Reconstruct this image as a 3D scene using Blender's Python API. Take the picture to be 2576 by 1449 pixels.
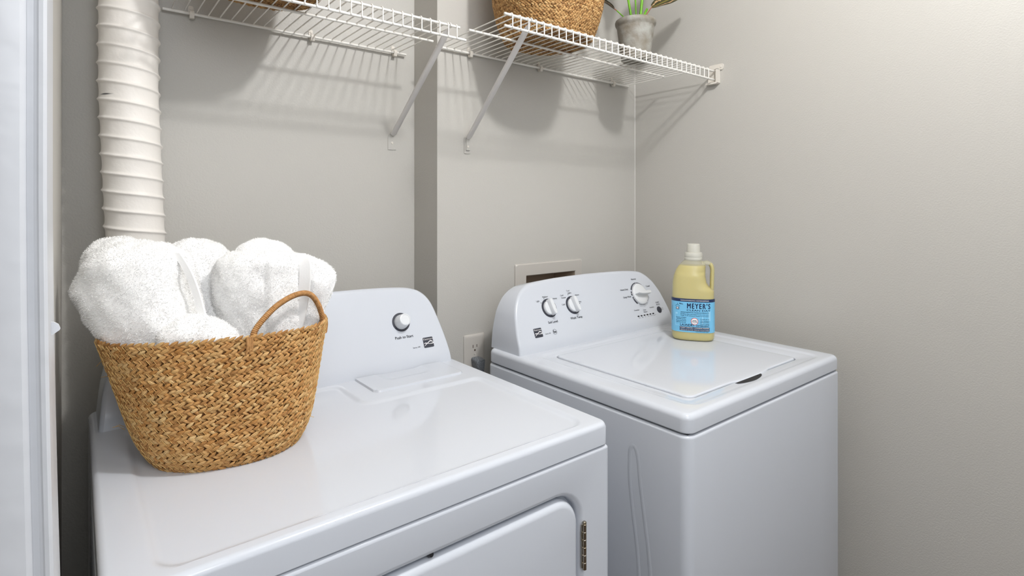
import bpy, math, random
import numpy as np
from mathutils import Vector, Matrix

for o in list(bpy.data.objects):
    bpy.data.objects.remove(o)
SC = bpy.context.scene
COL = SC.collection
R = math.radians
PI = math.pi

# ------------------------------------------------------------------ camera
cd = bpy.data.cameras.new('camera')
cam = bpy.data.objects.new('camera', cd)
COL.objects.link(cam)
cd.sensor_width = 36.0
cd.sensor_fit = 'HORIZONTAL'
cd.lens = 1379.1 / 2576 * 36.0
cd.shift_y = (517.2 - 724.5) / 2576
cd.clip_start = 0.02
cam.location = (-1.7082, -1.3748, 1.308)
cam.rotation_euler = (R(90.076), 0, R(-38.524))
SC.camera = cam

# ------------------------------------------------------------------ light
SC.view_settings.view_transform = 'Standard'
SC.view_settings.look = 'None'
SC.view_settings.gamma = 1.0
SC.view_settings.use_curve_mapping = False
SC.view_settings.exposure = 0.5
wd = bpy.data.worlds.new('world')
SC.world = wd
wd.use_nodes = True
wd.node_tree.nodes['Background'].inputs[0].default_value = (0.75, 0.85, 1.0, 1)
wd.node_tree.nodes['Background'].inputs[1].default_value = 0.25

def lamp(name, kind, loc, power, color, rot=(0, 0, 0), **kw):
    l = bpy.data.lights.new(name, kind)
    l.energy = power
    l.color = color
    for k, v in kw.items():
        setattr(l, k, v)
    o = bpy.data.objects.new(name, l)
    o.location = loc
    o.rotation_euler = rot
    COL.objects.link(o)
    return o

BULB_POWER, DAY_POWER, FILL_POWER = 27.0, 5.0, 9.5
lamp('ceiling_bulb', 'POINT', (-0.90, -1.20, 2.40), BULB_POWER, (0.99, 0.99, 1.0), shadow_soft_size=0.046)
lamp('hall_daylight', 'AREA', (-1.45, -3.05, 1.45), DAY_POWER, (0.84, 0.91, 1.0), rot=(R(90), 0, 0),
     shape='RECTANGLE', size=1.5, size_y=1.9)
lamp('added_fill_light', 'AREA', (-1.70, -2.10, 2.12), FILL_POWER, (0.94, 0.96, 1.0), rot=(R(50), 0, R(-17)),
     shape='DISK', size=0.95)  # added fill to brighten basket, duct and casing; no real fixture

# ------------------------------------------------------------------ helpers
def lin(c):
    return tuple(((x / 255) / 12.92 if x / 255 <= 0.04045 else ((x / 255 + 0.055) / 1.055) ** 2.4) for x in c) + (1.0,)

def mat(name, rgb, rough=0.5, metal=0.0, bump=None, vary=None, coat=0.0, sss=None, spec=0.5, trans=0.0):
    """bump=(scale, distance[, detail]); vary=(scale, other rgb, amount)"""
    m = bpy.data.materials.new(name)
    m.use_nodes = True
    nt = m.node_tree
    b = nt.nodes['Principled BSDF']
    b.inputs['Base Color'].default_value = lin(rgb)
    b.inputs['Roughness'].default_value = rough
    b.inputs['Metallic'].default_value = metal
    b.inputs['Specular IOR Level'].default_value = spec
    b.inputs['Coat Weight'].default_value = coat
    b.inputs['Coat Roughness'].default_value = 0.06
    b.inputs['Transmission Weight'].default_value = trans
    tc = nt.nodes.new('ShaderNodeTexCoord')
    if vary:
        n = nt.nodes.new('ShaderNodeTexNoise')
        n.inputs['Scale'].default_value = vary[0]
        n.inputs['Detail'].default_value = 5
        nt.links.new(tc.outputs['Object'], n.inputs['Vector'])
        r = nt.nodes.new('ShaderNodeValToRGB')
        r.color_ramp.elements[0].position = 0.35
        r.color_ramp.elements[1].position = 0.68
        r.color_ramp.elements[0].color = lin(rgb)
        r.color_ramp.elements[1].color = lin(vary[1])
        nt.links.new(n.outputs['Fac'], r.inputs['Fac'])
        nt.links.new(r.outputs['Color'], b.inputs['Base Color'])
    if bump:
        n = nt.nodes.new('ShaderNodeTexNoise')
        n.inputs['Scale'].default_value = bump[0]
        n.inputs['Detail'].default_value = bump[2] if len(bump) > 2 else 3
        nt.links.new(tc.outputs['Object'], n.inputs['Vector'])
        bp = nt.nodes.new('ShaderNodeBump')
        bp.inputs['Distance'].default_value = bump[1]
        bp.inputs['Strength'].default_value = 1.0
        nt.links.new(n.outputs['Fac'], bp.inputs['Height'])
        nt.links.new(bp.outputs['Normal'], b.inputs['Normal'])
    if sss:
        b.inputs['Subsurface Weight'].default_value = sss[0]
        b.inputs['Subsurface Radius'].default_value = (1, 1, 1)
        b.inputs['Subsurface Scale'].default_value = sss[1]
    return m

def mat_strands(name, cols, rough=0.65, fiber=900):
    """each strand of a weave takes its own tone of the straw"""
    m = bpy.data.materials.new(name)
    m.use_nodes = True
    nt = m.node_tree
    b = nt.nodes['Principled BSDF']
    b.inputs['Roughness'].default_value = rough
    b.inputs['Specular IOR Level'].default_value = 0.35
    g = nt.nodes.new('ShaderNodeNewGeometry')
    r = nt.nodes.new('ShaderNodeValToRGB')
    el = r.color_ramp.elements
    while len(el) < len(cols):
        el.new(0.5)
    for i, c in enumerate(cols):
        el[i].position = i / (len(cols) - 1)
        el[i].color = lin(c)
    nt.links.new(g.outputs['Random Per Island'], r.inputs['Fac'])
    # fibres run lengthwise: the noise varies only across each straw
    at = nt.nodes.new('ShaderNodeAttribute')
    at.attribute_name = 'fiber'
    ad = nt.nodes.new('ShaderNodeMath')
    ad.operation = 'MULTIPLY_ADD'
    nt.links.new(g.outputs['Random Per Island'], ad.inputs[0])
    ad.inputs[1].default_value = 90.0
    nt.links.new(at.outputs['Fac'], ad.inputs[2])
    n = nt.nodes.new('ShaderNodeTexNoise')
    n.noise_dimensions = '1D'
    n.inputs['Scale'].default_value = 2.6
    n.inputs['Detail'].default_value = 2
    nt.links.new(ad.outputs[0], n.inputs['W'])
    r2 = nt.nodes.new('ShaderNodeValToRGB')
    r2.color_ramp.elements[0].position = 0.3
    r2.color_ramp.elements[0].color = (0.60, 0.55, 0.50, 1)
    r2.color_ramp.elements[1].position = 0.6
    r2.color_ramp.elements[1].color = (1, 1, 1, 1)
    nt.links.new(n.outputs['Fac'], r2.inputs['Fac'])
    mx = nt.nodes.new('ShaderNodeMix')
    mx.data_type = 'RGBA'
    mx.blend_type = 'MULTIPLY'
    mx.inputs['Factor'].default_value = 1.0
    nt.links.new(r.outputs['Color'], mx.inputs['A'])
    nt.links.new(r2.outputs['Color'], mx.inputs['B'])
    nt.links.new(mx.outputs['Result'], b.inputs['Base Color'])
    bp = nt.nodes.new('ShaderNodeBump')
    bp.inputs['Distance'].default_value = 0.0012
    nt.links.new(n.outputs['Fac'], bp.inputs['Height'])
    nt.links.new(bp.outputs['Normal'], b.inputs['Normal'])
    return m

def set_fiber(o, straws):
    n = len(o.data.vertices)
    a = o.data.attributes.new('fiber', 'FLOAT', 'POINT')
    f = np.zeros(n, np.float32)
    k = np.arange(straws) % 6
    f[:straws] = np.where(k > 3, 6-k, k)
    a.data.foreach_set('value', f)

M = {}
M['wall'] = mat('wall_paint', (191, 188, 181), 0.42, bump=(260, 0.0006, 4), spec=0.4)
M['ceiling'] = mat('ceiling_paint', (228, 226, 222), 0.8)
M['floor'] = mat('floor_vinyl', (96, 80, 66), 0.5, vary=(8, (74, 60, 48)))
M['trim'] = mat('trim_paint', (208, 210, 214), 0.35, bump=(35, 0.0012, 2))
M['caulk'] = mat('caulk', (206, 202, 196), 0.4)
M['enamel'] = mat('white_enamel', (208, 212, 219), 0.07, coat=0.0, spec=0.5)
M['plastic'] = mat('white_plastic', (204, 208, 215), 0.24, spec=0.5)
M['knobw'] = mat('knob_white', (222, 224, 226), 0.3)
M['dark'] = mat('dark_print', (52, 54, 64), 0.45)
M['grey'] = mat('grey_print', (120, 122, 132), 0.45)
M['black'] = mat('black_rubber_and_shade', (24, 24, 28), 0.5)  # rubber feet, indicator lights; also paints shade in slot and seams
M['shelf'] = mat('vinyl_coated_wire', (238, 235, 228), 0.3, bump=(180, 0.0004, 2))
M['brace'] = mat('brace_enamel', (222, 218, 214), 0.35)
M['clip'] = mat('clip_plastic', (222, 216, 206), 0.4)
M['plate'] = mat('plate_plastic', (194, 189, 181), 0.3)
M['slot'] = mat('slot_dark', (60, 36, 24), 0.6)
M['box_in'] = mat('box_plastic', (176, 160, 142), 0.5)
M['plug'] = mat('plug_rubber', (74, 78, 84), 0.55, vary=(420, (150, 154, 158)))
M['plugtop'] = mat('plug_side', (38, 38, 42), 0.45)
M['steel'] = mat('hinge_steel', (190, 186, 178), 0.22, metal=1.0, vary=(60, (158, 144, 118)))
M['terry'] = mat('terry_cotton', (254, 253, 251), 0.95, spec=0.1)
M['hem'] = mat('woven_cotton', (246, 245, 243), 0.9, bump=(900, 0.0003, 2), spec=0.1)
M['pot'] = mat('limewashed_clay', (128, 120, 106), 0.75, bump=(45, 0.003, 5), vary=(22, (166, 165, 158)))
M['soil'] = mat('soil', (58, 44, 34), 0.95, bump=(120, 0.004))
M['stem'] = mat('stem_green', (112, 176, 20), 0.4, vary=(14, (92, 150, 18)))
M['petiole'] = mat('petiole_red', (150, 92, 66), 0.5)
M['leaf'] = mat('leaf_dark', (52, 50, 26), 0.4, vary=(30, (66, 62, 30)))
M['leafb'] = mat('leaf_band', (176, 142, 104), 0.45)
M['leafg'] = mat('leaf_olive', (112, 104, 44), 0.4)
M['liquid'] = mat('detergent', (206, 190, 104), 0.25, sss=(0.35, 0.02))
M['label'] = mat('label_blue', (118, 190, 226), 0.4)
M['navy'] = mat('label_navy', (28, 44, 84), 0.4)
M['white'] = mat('label_white', (240, 238, 238), 0.45)
M['red'] = mat('label_red', (206, 60, 66), 0.45)
M['pale'] = mat('label_pale', (150, 206, 234), 0.4)
M['grass1'] = mat_strands('seagrass', [(182, 130, 72), (220, 166, 104), (232, 186, 122), (212, 158, 94), (242, 204, 144), (196, 140, 76), (226, 176, 112)])
M['grass2'] = mat_strands('pale_seagrass', [(138, 98, 54), (190, 146, 92), (212, 170, 112), (178, 132, 78), (222, 186, 130)])
M['core'] = mat('basket_core', (122, 80, 42), 0.9)
M['rope'] = mat('rope', (188, 140, 86), 0.7, vary=(160, (160, 114, 64)))
M['thread'] = mat('thread', (206, 168, 104), 0.7)

# duct vinyl with one dark scuff of its own
m = mat('vent_vinyl', (244, 239, 232), 0.42, bump=(40, 0.0015, 3))
nt = m.node_tree
tc = nt.nodes.new('ShaderNodeTexCoord')
mp = nt.nodes.new('ShaderNodeMapping')
mp.vector_type = 'POINT'
nt.links.new(tc.outputs['Object'], mp.inputs['Vector'])
SC_POS, SC_SC = (-0.047, -0.060, 0.938), (48, 48, 420)
mp.inputs['Location'].default_value = tuple(-p * s for p, s in zip(SC_POS, SC_SC))
mp.inputs['Scale'].default_value = SC_SC
ln = nt.nodes.new('ShaderNodeVectorMath')
ln.operation = 'LENGTH'
nt.links.new(mp.outputs['Vector'], ln.inputs[0])
rp = nt.nodes.new('ShaderNodeValToRGB')
rp.color_ramp.elements[0].position = 0.35
rp.color_ramp.elements[0].color = lin((84, 84, 84))
rp.color_ramp.elements[1].position = 0.95
rp.color_ramp.elements[1].color = lin((244, 239, 232))
nt.links.new(ln.outputs['Value'], rp.inputs['Fac'])
nt.links.new(rp.outputs['Color'], nt.nodes['Principled BSDF'].inputs['Base Color'])
M['duct'] = m

# translucent bottle plastic: lets the room and the liquid show through
def milky(name, rgb, clear):
    m = bpy.data.materials.new(name)
    m.use_nodes = True
    nt = m.node_tree
    b = nt.nodes['Principled BSDF']
    b.inputs['Base Color'].default_value = lin(rgb)
    b.inputs['Roughness'].default_value = 0.3
    t = nt.nodes.new('ShaderNodeBsdfTransparent')
    mx = nt.nodes.new('ShaderNodeMixShader')
    mx.inputs[0].default_value = clear
    nt.links.new(b.outputs[0], mx.inputs[1])
    nt.links.new(t.outputs[0], mx.inputs[2])
    nt.links.new(mx.outputs[0], nt.nodes['Material Output'].inputs['Surface'])
    return m
M['bottle'] = milky('bottle_plastic', (224, 220, 186), 0.68)
M['cap'] = milky('cap_plastic', (222, 220, 208), 0.22)

class G:
    """collects vertices and faces"""
    def __init__(s):
        s.v, s.f, s.mi, s.cur = [], [], [], 0
    def add(s, v, f):
        n = len(s.v)
        s.v += [tuple(map(float, p)) for p in v]
        s.f += [tuple(i + n for i in q) for q in f]
        s.mi += [s.cur] * len(f)
        return s
    def box(s, a, b):
        x0, y0, z0 = a; x1, y1, z1 = b
        return s.add([(x0,y0,z0),(x1,y0,z0),(x1,y1,z0),(x0,y1,z0),(x0,y0,z1),(x1,y0,z1),(x1,y1,z1),(x0,y1,z1)],
                     [(3,2,1,0),(4,5,6,7),(0,1,5,4),(1,2,6,5),(2,3,7,6),(3,0,4,7)])
    def loft(s, rings, closed=True, cap0=False, cap1=False):
        n = len(rings[0]); v = [p for r in rings for p in r]; f = []
        for i in range(len(rings) - 1):
            for j in range(n if closed else n - 1):
                k = (j + 1) % n
                f.append((i*n+j, i*n+k, (i+1)*n+k, (i+1)*n+j))
        if cap0: f.append(tuple(range(n))[::-1])
        if cap1: f.append(tuple((len(rings)-1)*n + j for j in range(n)))
        return s.add(v, f)
    def tube(s, pts, r, seg=8, cap=True):
        pts = [Vector(p) for p in pts]
        rr = r if isinstance(r, (list, tuple)) else [r] * len(pts)
        up = Vector((0, 0, 1)); rings = []
        t0 = (pts[1] - pts[0]).normalized()
        if abs(t0.dot(up)) > 0.9: up = Vector((0, 1, 0))
        u = t0.cross(up).normalized()
        for i, p in enumerate(pts):
            t = (pts[min(i+1, len(pts)-1)] - pts[max(i-1, 0)]).normalized()
            u = (u - t * u.dot(t)).normalized()
            w = t.cross(u)
            rings.append([p + (u*math.cos(a) + w*math.sin(a)) * rr[i] for a in [2*PI*k/seg for k in range(seg)]])
        return s.loft(rings, True, cap, cap)
    def lathe(s, prof, fr, seg=32, cap0=True, cap1=True):
        """prof: (radius, height) along the frame's third axis; fr = (origin, u, v, n)"""
        o, u, v, n = fr
        rings = [[o + u*(r*math.cos(a)) + v*(r*math.sin(a)) + n*h for a in [2*PI*k/seg for k in range(seg)]] for r, h in prof]
        return s.loft(rings, True, cap0, cap1)

# smooth curve through points
def vspl(pts, n=24):
    P = [Vector(p) for p in pts]; out = []
    for i in range(n+1):
        t = (len(P)-1)*i/n; k = min(int(t), len(P)-2); u = t-k
        a, b, c, d = P[max(k-1, 0)], P[k], P[k+1], P[min(k+2, len(P)-1)]
        out.append(0.5*((2*b)+(c-a)*u+(2*a-5*b+4*c-d)*u*u+(3*b-a-3*c+d)*u**3))
    return out

WORLD = {}
def setprops(o, label=None, cat=None, group=None, kind=None):
    if label: o['label'] = label
    if cat: o['category'] = cat
    if group: o['group'] = group
    if kind: o['kind'] = kind
    return o

def thing(name, loc, label, cat, group=None):
    o = bpy.data.objects.new(name, None)
    o.empty_display_size = 0.05
    COL.objects.link(o)
    o.location = loc
    WORLD[o] = Vector(loc)
    return setprops(o, label, cat, group)

def obj(name, g, m, parent=None, origin=None, smooth=38, label=None):
    """ONE mesh object; vertices are given in place, in the room"""
    o0 = Vector(origin) if origin is not None else (WORLD[parent] if parent else Vector((0, 0, 0)))
    me = bpy.data.meshes.new(name)
    me.from_pydata([tuple(Vector(p) - o0) for p in g.v], [], g.f)
    ms = m if isinstance(m, (list, tuple)) else [m]
    for x in ms: me.materials.append(M[x])
    if len(ms) > 1: me.polygons.foreach_set('material_index', g.mi)
    me.validate()
    if smooth:
        me.polygons.foreach_set('use_smooth', [True] * len(me.polygons))
        me.set_sharp_from_angle(angle=R(smooth))
    o = bpy.data.objects.new(name, me)
    COL.objects.link(o)
    WORLD[o] = o0
    if parent:
        o.parent = parent
        o.location = o0 - WORLD[parent]
    else:
        o.location = o0
    if label: o['label'] = label
    return o

def struct(name, g, m, smooth=None):
    return setprops(obj(name, g, m, smooth=smooth), kind='structure')

def copy_tree(o, parent=None):
    c = o.copy()
    COL.objects.link(c)
    WORLD[c] = WORLD[o]
    if parent: c.parent = parent
    for ch in list(o.children):
        copy_tree(ch, c)
    return c

def rrect(x0, x1, y0, y1, r, K=6, Ms=10):
    """rounded rectangle, counter-clockwise, always 4*(K+1+Ms-1) points"""
    pts = []
    cs = [((x1-r, y0+r), -90), ((x1-r, y1-r), 0), ((x0+r, y1-r), 90), ((x0+r, y0+r), 180)]
    for i, ((cx, cy), a0) in enumerate(cs):
        arc = [(cx + r*math.cos(R(a0+90*k/K)), cy + r*math.sin(R(a0+90*k/K))) for k in range(K+1)]
        pts += arc
        nx, a1 = cs[(i+1) % 4]
        q = (nx[0] + r*math.cos(R(a1)), nx[1] + r*math.sin(R(a1)))
        for k in range(1, Ms):
            t = k / Ms
            pts.append((arc[-1][0]*(1-t)+q[0]*t, arc[-1][1]*(1-t)+q[1]*t))
    return pts

def interp(x, xs, ys):
    return float(np.interp(x, xs, ys))

def text_mesh(s, size, bold=0.0, align='CENTER', space=1.0, xscale=1.0):
    cu = bpy.data.curves.new('lettering_source', 'FONT')
    cu.body = s
    cu.size = size
    cu.align_x = align
    cu.align_y = 'CENTER'
    cu.space_character = space
    cu.resolution_u = 3
    o = bpy.data.objects.new('lettering_source', cu)
    COL.objects.link(o)
    dg = bpy.context.evaluated_depsgraph_get()
    dg.update()
    e = o.evaluated_get(dg)
    me = e.to_mesh()
    v = [(p.co.x * xscale, p.co.y) for p in me.vertices]
    f = [tuple(p.vertices) for p in me.polygons]
    if bold:                      # heavier strokes: the letter set again a hair to each side
        n0, f0, v0 = len(v), list(f), list(v)
        for k, (dx, dy) in enumerate(((1, 0), (-1, 0), (0, 0.6), (0, -0.6)), 1):
            v += [(x + dx*bold*size*1.3*xscale, y + dy*bold*size) for x, y in v0]
            f += [tuple(q + n0*k for q in p) for p in f0]
    e.to_mesh_clear()
    bpy.data.objects.remove(o)
    bpy.data.curves.remove(cu)
    return v, f

# ------------------------------------------------------------------ the room
XL, YB, XC = -1.731, 0.1366, -0.8902          # left wall, deeper back wall, edge of the boxed-out back wall
HX0, HX1, HZ0, HZ1 = -0.562, -0.334, 0.925, 1.083
g = G()
g.box((-1.95, YB, 0), (XC, 0.30, 2.5))
g.box((XC, 0, 0), (HX0, 0.30, 2.5)); g.box((HX1, 0, 0), (0.12, 0.30, 2.5))
g.box((HX0, 0, 0), (HX1, 0.30, HZ0)); g.box((HX0, 0, HZ1), (HX1, 0.30, 2.5))
g.box((HX0, 0.11, HZ0), (HX1, 0.30, HZ1))
struct('wall_back', g, 'wall')
struct('wall_right', G().box((0, -3.2, 0), (0.12, 0, 2.5)), 'wall')
g = G()
g.box((XL-0.12, -0.72, 0), (XL, YB, 2.5))
g.box((-2.75, -0.785, 0), (XL-0.004, -0.685, 2.5))
struct('wall_left', g, 'wall')
struct('wall_hall', G().box((-2.85, -3.2, 0), (-2.75, -0.685, 2.5)), 'wall')
g = G()
g.box((-2.85, -3.3, 0), (-2.25, -3.2, 2.5)); g.box((-0.65, -3.3, 0), (0.12, -3.2, 2.5))
g.box((-2.25, -3.3, 2.45), (-0.65, -3.2, 2.5)); g.box((-2.25, -3.3, 0), (-0.65, -3.2, 0.45))
struct('wall_front', g, 'wall')
struct('floor', G().box((-2.85, -3.3, -0.05), (0.12, 0.3, 0)), 'floor')
struct('ceiling', G().box((-2.85, -3.3, 2.5), (0.12, 0.3, 2.55)), 'ceiling')
# thin caulk line in the right back corner
g = G()
g.add([(-0.0022, 0, 0.02), (0, -0.0018, 0.02), (0, 0, 0.02), (-0.0022, 0, 2.49), (0, -0.0018, 2.49), (0, 0, 2.49)],
      [(0, 1, 4, 3), (1, 2, 5, 4), (2, 0, 3, 5), (0, 2, 1), (3, 4, 5)])
struct('trim_1', g, 'caulk')
# door casing at the left edge, a little out of plumb
prof = [(-1.7250, -0.700), (-1.7250, -0.794), (-1.7262, -0.7990), (-1.7285, -0.8005), (-1.7312, -0.8000), (-1.7325, -0.7972),
        (-1.7345, -0.7958), (-1.7385, -0.7958), (-1.7402, -0.7985), (-1.7425, -0.8000), (-1.7600, -0.8000), (-1.7640, -0.7985),
        (-1.7800, -0.7985), (-1.7860, -0.7950), (-1.7880, -0.786), (-1.7880, -0.700)]
rings = []
for i in range(41):
    z = 2.10 * i / 40
    d = 0.0045 * min(2.0, max(0.0, (1.33 - z) / 0.32)) ** 1.6
    rings.append([(x + d, y, z) for x, y in prof])
casing = struct('trim_2', G().loft(rings, True, True, True), 'trim', smooth=30)
# little painted strike tab on its edge
g = G()
pr = [(-1.726, 1.2125), (-1.7222, 1.2120), (-1.7192, 1.2098), (-1.7180, 1.2062), (-1.7185, 1.2050), (-1.7222, 1.2022), (-1.726, 1.2005)]
g.loft([[(x, y, z) for x, z in pr] for y in (-0.783, -0.7800)], True, True, True)
obj('strike_tab', g, 'trim', parent=casing)

# ------------------------------------------------------------------ appliance pieces
def console_outline(x0, x1, z0, prof, n=64):
    """left foot, up over the crown and down to the right foot: list of (x, z)"""
    hs = [p[0] for p in prof]; ins = [p[1] for p in prof]
    # arc-length samples with a smooth (Catmull-Rom) curve
    P = [Vector((i, h, 0)) for h, i in prof]
    out = []
    for k in range(len(P) - 1):
        a, b, c, d = P[max(k-1, 0)], P[k], P[k+1], P[min(k+2, len(P)-1)]
        for j in range(6):
            t = j / 6
            q = 0.5*((2*b) + (c-a)*t + (2*a-5*b+4*c-d)*t*t + (3*b-a-3*c+d)*t**3)
            out.append((q.x, q.y))
    out.append((P[-1].x, P[-1].y))
    left = [(x0 + i, z0 + h) for i, h in out]
    right = [(x1 - i, z0 + h) for i, h in out[-2::-1]]
    return left + right

def yoff(h):
    return h*0.2126 if h < 0.022 else 0.0047 + (h-0.022)*0.465

CONS = [(0, 0), (0.046, 0.004), (0.083, 0.012), (0.106, 0.019), (0.129, 0.031), (0.147, 0.045), (0.166, 0.070), (0.177, 0.105), (0.1835, 0.20), (0.186, 0.3432)]

def console(parent, x0, x1, y0, z0, yback, prof):
    o = console_outline(x0, x1, z0, prof)
    n = len(o)
    nrm = []
    for i in range(n):
        a, b = o[max(i-1, 0)], o[min(i+1, n-1)]
        d = Vector((b[0]-a[0], b[1]-a[1])).normalized()
        nrm.append((d.y, -d.x))               # points inwards (right of travel)
    def ring(ins, dy, back=None):
        r = []
        for (x, z), (nx, nz) in zip(o, nrm):
            px, pz = x + nx*ins, max(z0, z + nz*ins)
            if back is not None:      # the crown falls away towards the wall
                pz -= 0.0115*((pz - z0)/0.188)**4
            r.append((px, back if back is not None else y0 + yoff(pz - z0) + dy, pz))
        return r
    bv = 0.007
    rings = [ring(0.004, 0, yback), ring(0, 0, yback-0.004)]
    for k in range(0, 6):
        a = R(90*k/5)
        rings.append(ring(bv*(1-math.cos(a)), bv*(1-math.sin(a))))
    g = G()
    g.loft(rings, closed=False)
    last = rings[-1]; first = rings[0]
    half = n // 2
    f, b = [], []
    for i in range(half):
        j = n - 1 - i
        if i + 1 < j - 1 or True:
            if i + 1 == j - 1:
                f.append((i, j, i+1)); b.append((i+1, j, i))
            else:
                f.append((i, j, j-1, i+1)); b.append((i+1, j-1, j, i))
    g.add(last, f); g.add(first, b)
    return obj('control_console', g, 'plastic', parent, smooth=30)

def face_frame(x, h, y0, z0, off=0.0):
    a = math.atan(0.2126 if h < 0.022 else 0.465)
    u = Vector((1, 0, 0)); v = Vector((0, math.sin(a), math.cos(a))); n = Vector((0, -math.cos(a), math.sin(a)))
    return Vector((x, y0 + yoff(h), z0 + h)) + n*off, u, v, n

def put_flat(g, verts, faces, fr, lift=0.0006):
    o, u, v, n = fr
    g.add([o + u*x + v*y + n*lift for x, y in verts], faces)

def caption(parent, *args, **kw):
    g = G()
    put_text(g, *args, **kw)
    return obj('lettering', g, 'dark', parent, smooth=None)

def put_text(g, s, size, fr, bold=0.0, align='CENTER', space=1.0, xscale=1.0, lift=0.0006):
    v, f = text_mesh(s, size, bold, align, space, xscale)
    put_flat(g, v, f, fr, lift)

def band(g, fr, a0, a1, ra, rb, rc=None, rd=None, n=24, lift=0.0006):
    """flat arc on the console face, angles clockwise from the top; radii ra..rb at the start, rc..rd at the end"""
    rc = ra if rc is None else rc; rd = rb if rd is None else rd
    v, f = [], []
    for i in range(n+1):
        t = i/n; a = R(a0 + (a1-a0)*t)
        for r in (ra+(rc-ra)*t, rb+(rd-rb)*t):
            v.append((r*math.sin(a), r*math.cos(a)))
    f = [(2*i, 2*i+1, 2*i+3, 2*i+2) for i in range(n)]
    put_flat(g, v, f, fr, lift)

def ribbon(pts, n=24):
    xs = [p[0] for p in pts]
    v, f = [], []
    P = np.array(pts, float)
    def cr(t):
        k = min(int(t), len(P)-2); u = t-k
        a, b, c, d = P[max(k-1, 0)], P[k], P[k+1], P[min(k+2, len(P)-1)]
        return 0.5*((2*b)+(c-a)*u+(2*a-5*b+4*c-d)*u*u+(3*b-a-3*c+d)*u**3)
    for i in range(n+1):
        x, y, w = cr((len(P)-1)*i/n)
        v += [(x, y-w/2), (x, y+w/2)]
    f = [(2*i, 2*i+2, 2*i+3, 2*i+1) for i in range(n)]
    return v, f

def brand_badge(parent, x, h, y0, z0, w=0.0285, hh=0.0255):
    fr = face_frame(x, h, y0, z0)
    g = G()
    o, u, v, n = fr
    rr = rrect(-w/2, w/2, -hh/2, hh/2, 0.0022, 4, 2)
    g.loft([[o+u*a+v*b for a, b in rr], [o+u*a+v*b+n*0.0008 for a, b in rr]], True, False, True)
    g.cur = 1
    put_text(g, 'Kenmore', 0.0069, face_frame(x, h+hh*0.285, y0, z0), bold=0.015, lift=0.0013)
    for pts in ([(-.46, -.33, .02), (-.30, -.20, .07), (-.06, -.04, .08), (.16, .10, .09), (.34, .07, .10), (.49, -.06, .03)],
                [(-.47, -.10, .03), (-.32, -.045, .08), (-.10, -.10, .06), (.12, -.155, .05), (.34, -.15, .08), (.49, -.12, .10)]):
        vv, ff = ribbon(pts)
        put_flat(g, [(a*w, b*hh) for a, b in vv], ff, fr, 0.0013)
    return obj('brand_badge', g, ['dark', 'white'], parent, smooth=None)

def control_knob(parent, fr, r_ring, r_base, grip, name='knob'):
    """dark printed ring, round base and raised grip bar"""
    g = G()
    g.cur = 1
    g.lathe([(r_ring, 0.0), (r_ring, 0.0006)], fr, 48, False, True)
    g.cur = 0
    g.lathe([(r_base, 0.0006), (r_base, 0.004), (r_base*0.985, 0.0062), (r_base*0.93, 0.0078), (r_base*0.7, 0.0090), (r_base*0.3, 0.0096)], fr, 48, False, True)
    k = obj(name, g, ['knobw', 'dark'], parent, smooth=35)
    o, u, v, n = fr
    ang, L0, L1, w0, w1, H = grip
    d = u*math.sin(ang) + v*math.cos(ang); e = u*math.cos(ang) - v*math.sin(ang)
    g = G(); rings = []
    for (s, hz) in ((1.0, 0.004), (0.97, H*0.7), (0.90, H*0.93), (0.75, H)):
        pts = []
        N = 24
        for i in range(N):
            a = 2*PI*i/N
            c, sn = math.cos(a), math.sin(a)
            L = L1 if c > 0 else L0
            w = (w1 + (w0-w1)*(0.5-0.5*c))
            px = math.copysign(abs(c)**0.6, c)*L*(s*0.3+0.7)
            py = math.copysign(abs(sn)**0.75, sn)*w*s
            pts.append(o + d*px + e*py + n*hz)
        rings.append(pts)
    g.loft(rings, True, False, True)
    # the grip belongs to the knob's own mesh: knobs are already the third level
    me = k.data
    kv = [tuple(p.co) for p in me.vertices]; kf = [tuple(p.vertices) for p in me.polygons]; mi = [p.material_index for p in me.polygons]
    gg = G(); gg.v = [tuple(Vector(p)+WORLD[k]) for p in kv]; gg.f = kf; gg.mi = mi; gg.cur = 0
    gg.add(g.v, g.f)
    bpy.data.objects.remove(k)
    return obj(name, gg, ['knobw', 'dark'], parent, smooth=35)

def cabinet(parent, x0, x1, y0, y1, z1, extra=None, r=0.021):
    g = G()
    ro = lambda d, z: [(x, y, z) for x, y in rrect(x0+d, x1-d, y0+d, y1-d, max(r-d, 0.002), 6, 6)]
    rings = [ro(0.006, 0.012), ro(0, 0.03), ro(0, z1-0.006)]
    for k in range(1, 6):
        a = R(90*k/5)
        rings.append(ro(0.006*(1-math.cos(a)), z1-0.006+0.006*math.sin(a)))
    rings.append(ro(0.02, z1))
    g.loft(rings, True, True, True)
    if extra: extra(g)
    return obj('cabinet', g, 'enamel', parent, smooth=30)

def feet(parent, x0, x1, y0, y1):
    for x in (x0+0.05, x1-0.05):
        for y in (y0+0.06, y1-0.06):
            obj('foot', G().lathe([(0.018, 0), (0.018, 0.008), (0.008, 0.010), (0.008, 0.016)], (Vector((x, y, 0)), Vector((1,0,0)), Vector((0,1,0)), Vector((0,0,1))), 16), 'black', parent)

# ------------------------------------------------------------------ washing machine
WX0, WX1, WY0, WY1, WZ = -0.7974, -0.0985, -0.770, -0.121, 0.9087
washer = thing('washing_machine', (-0.448, -0.445, 0), 'white top-loading washing machine in the corner with the detergent bottle on its lid', 'washing machine')

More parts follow.
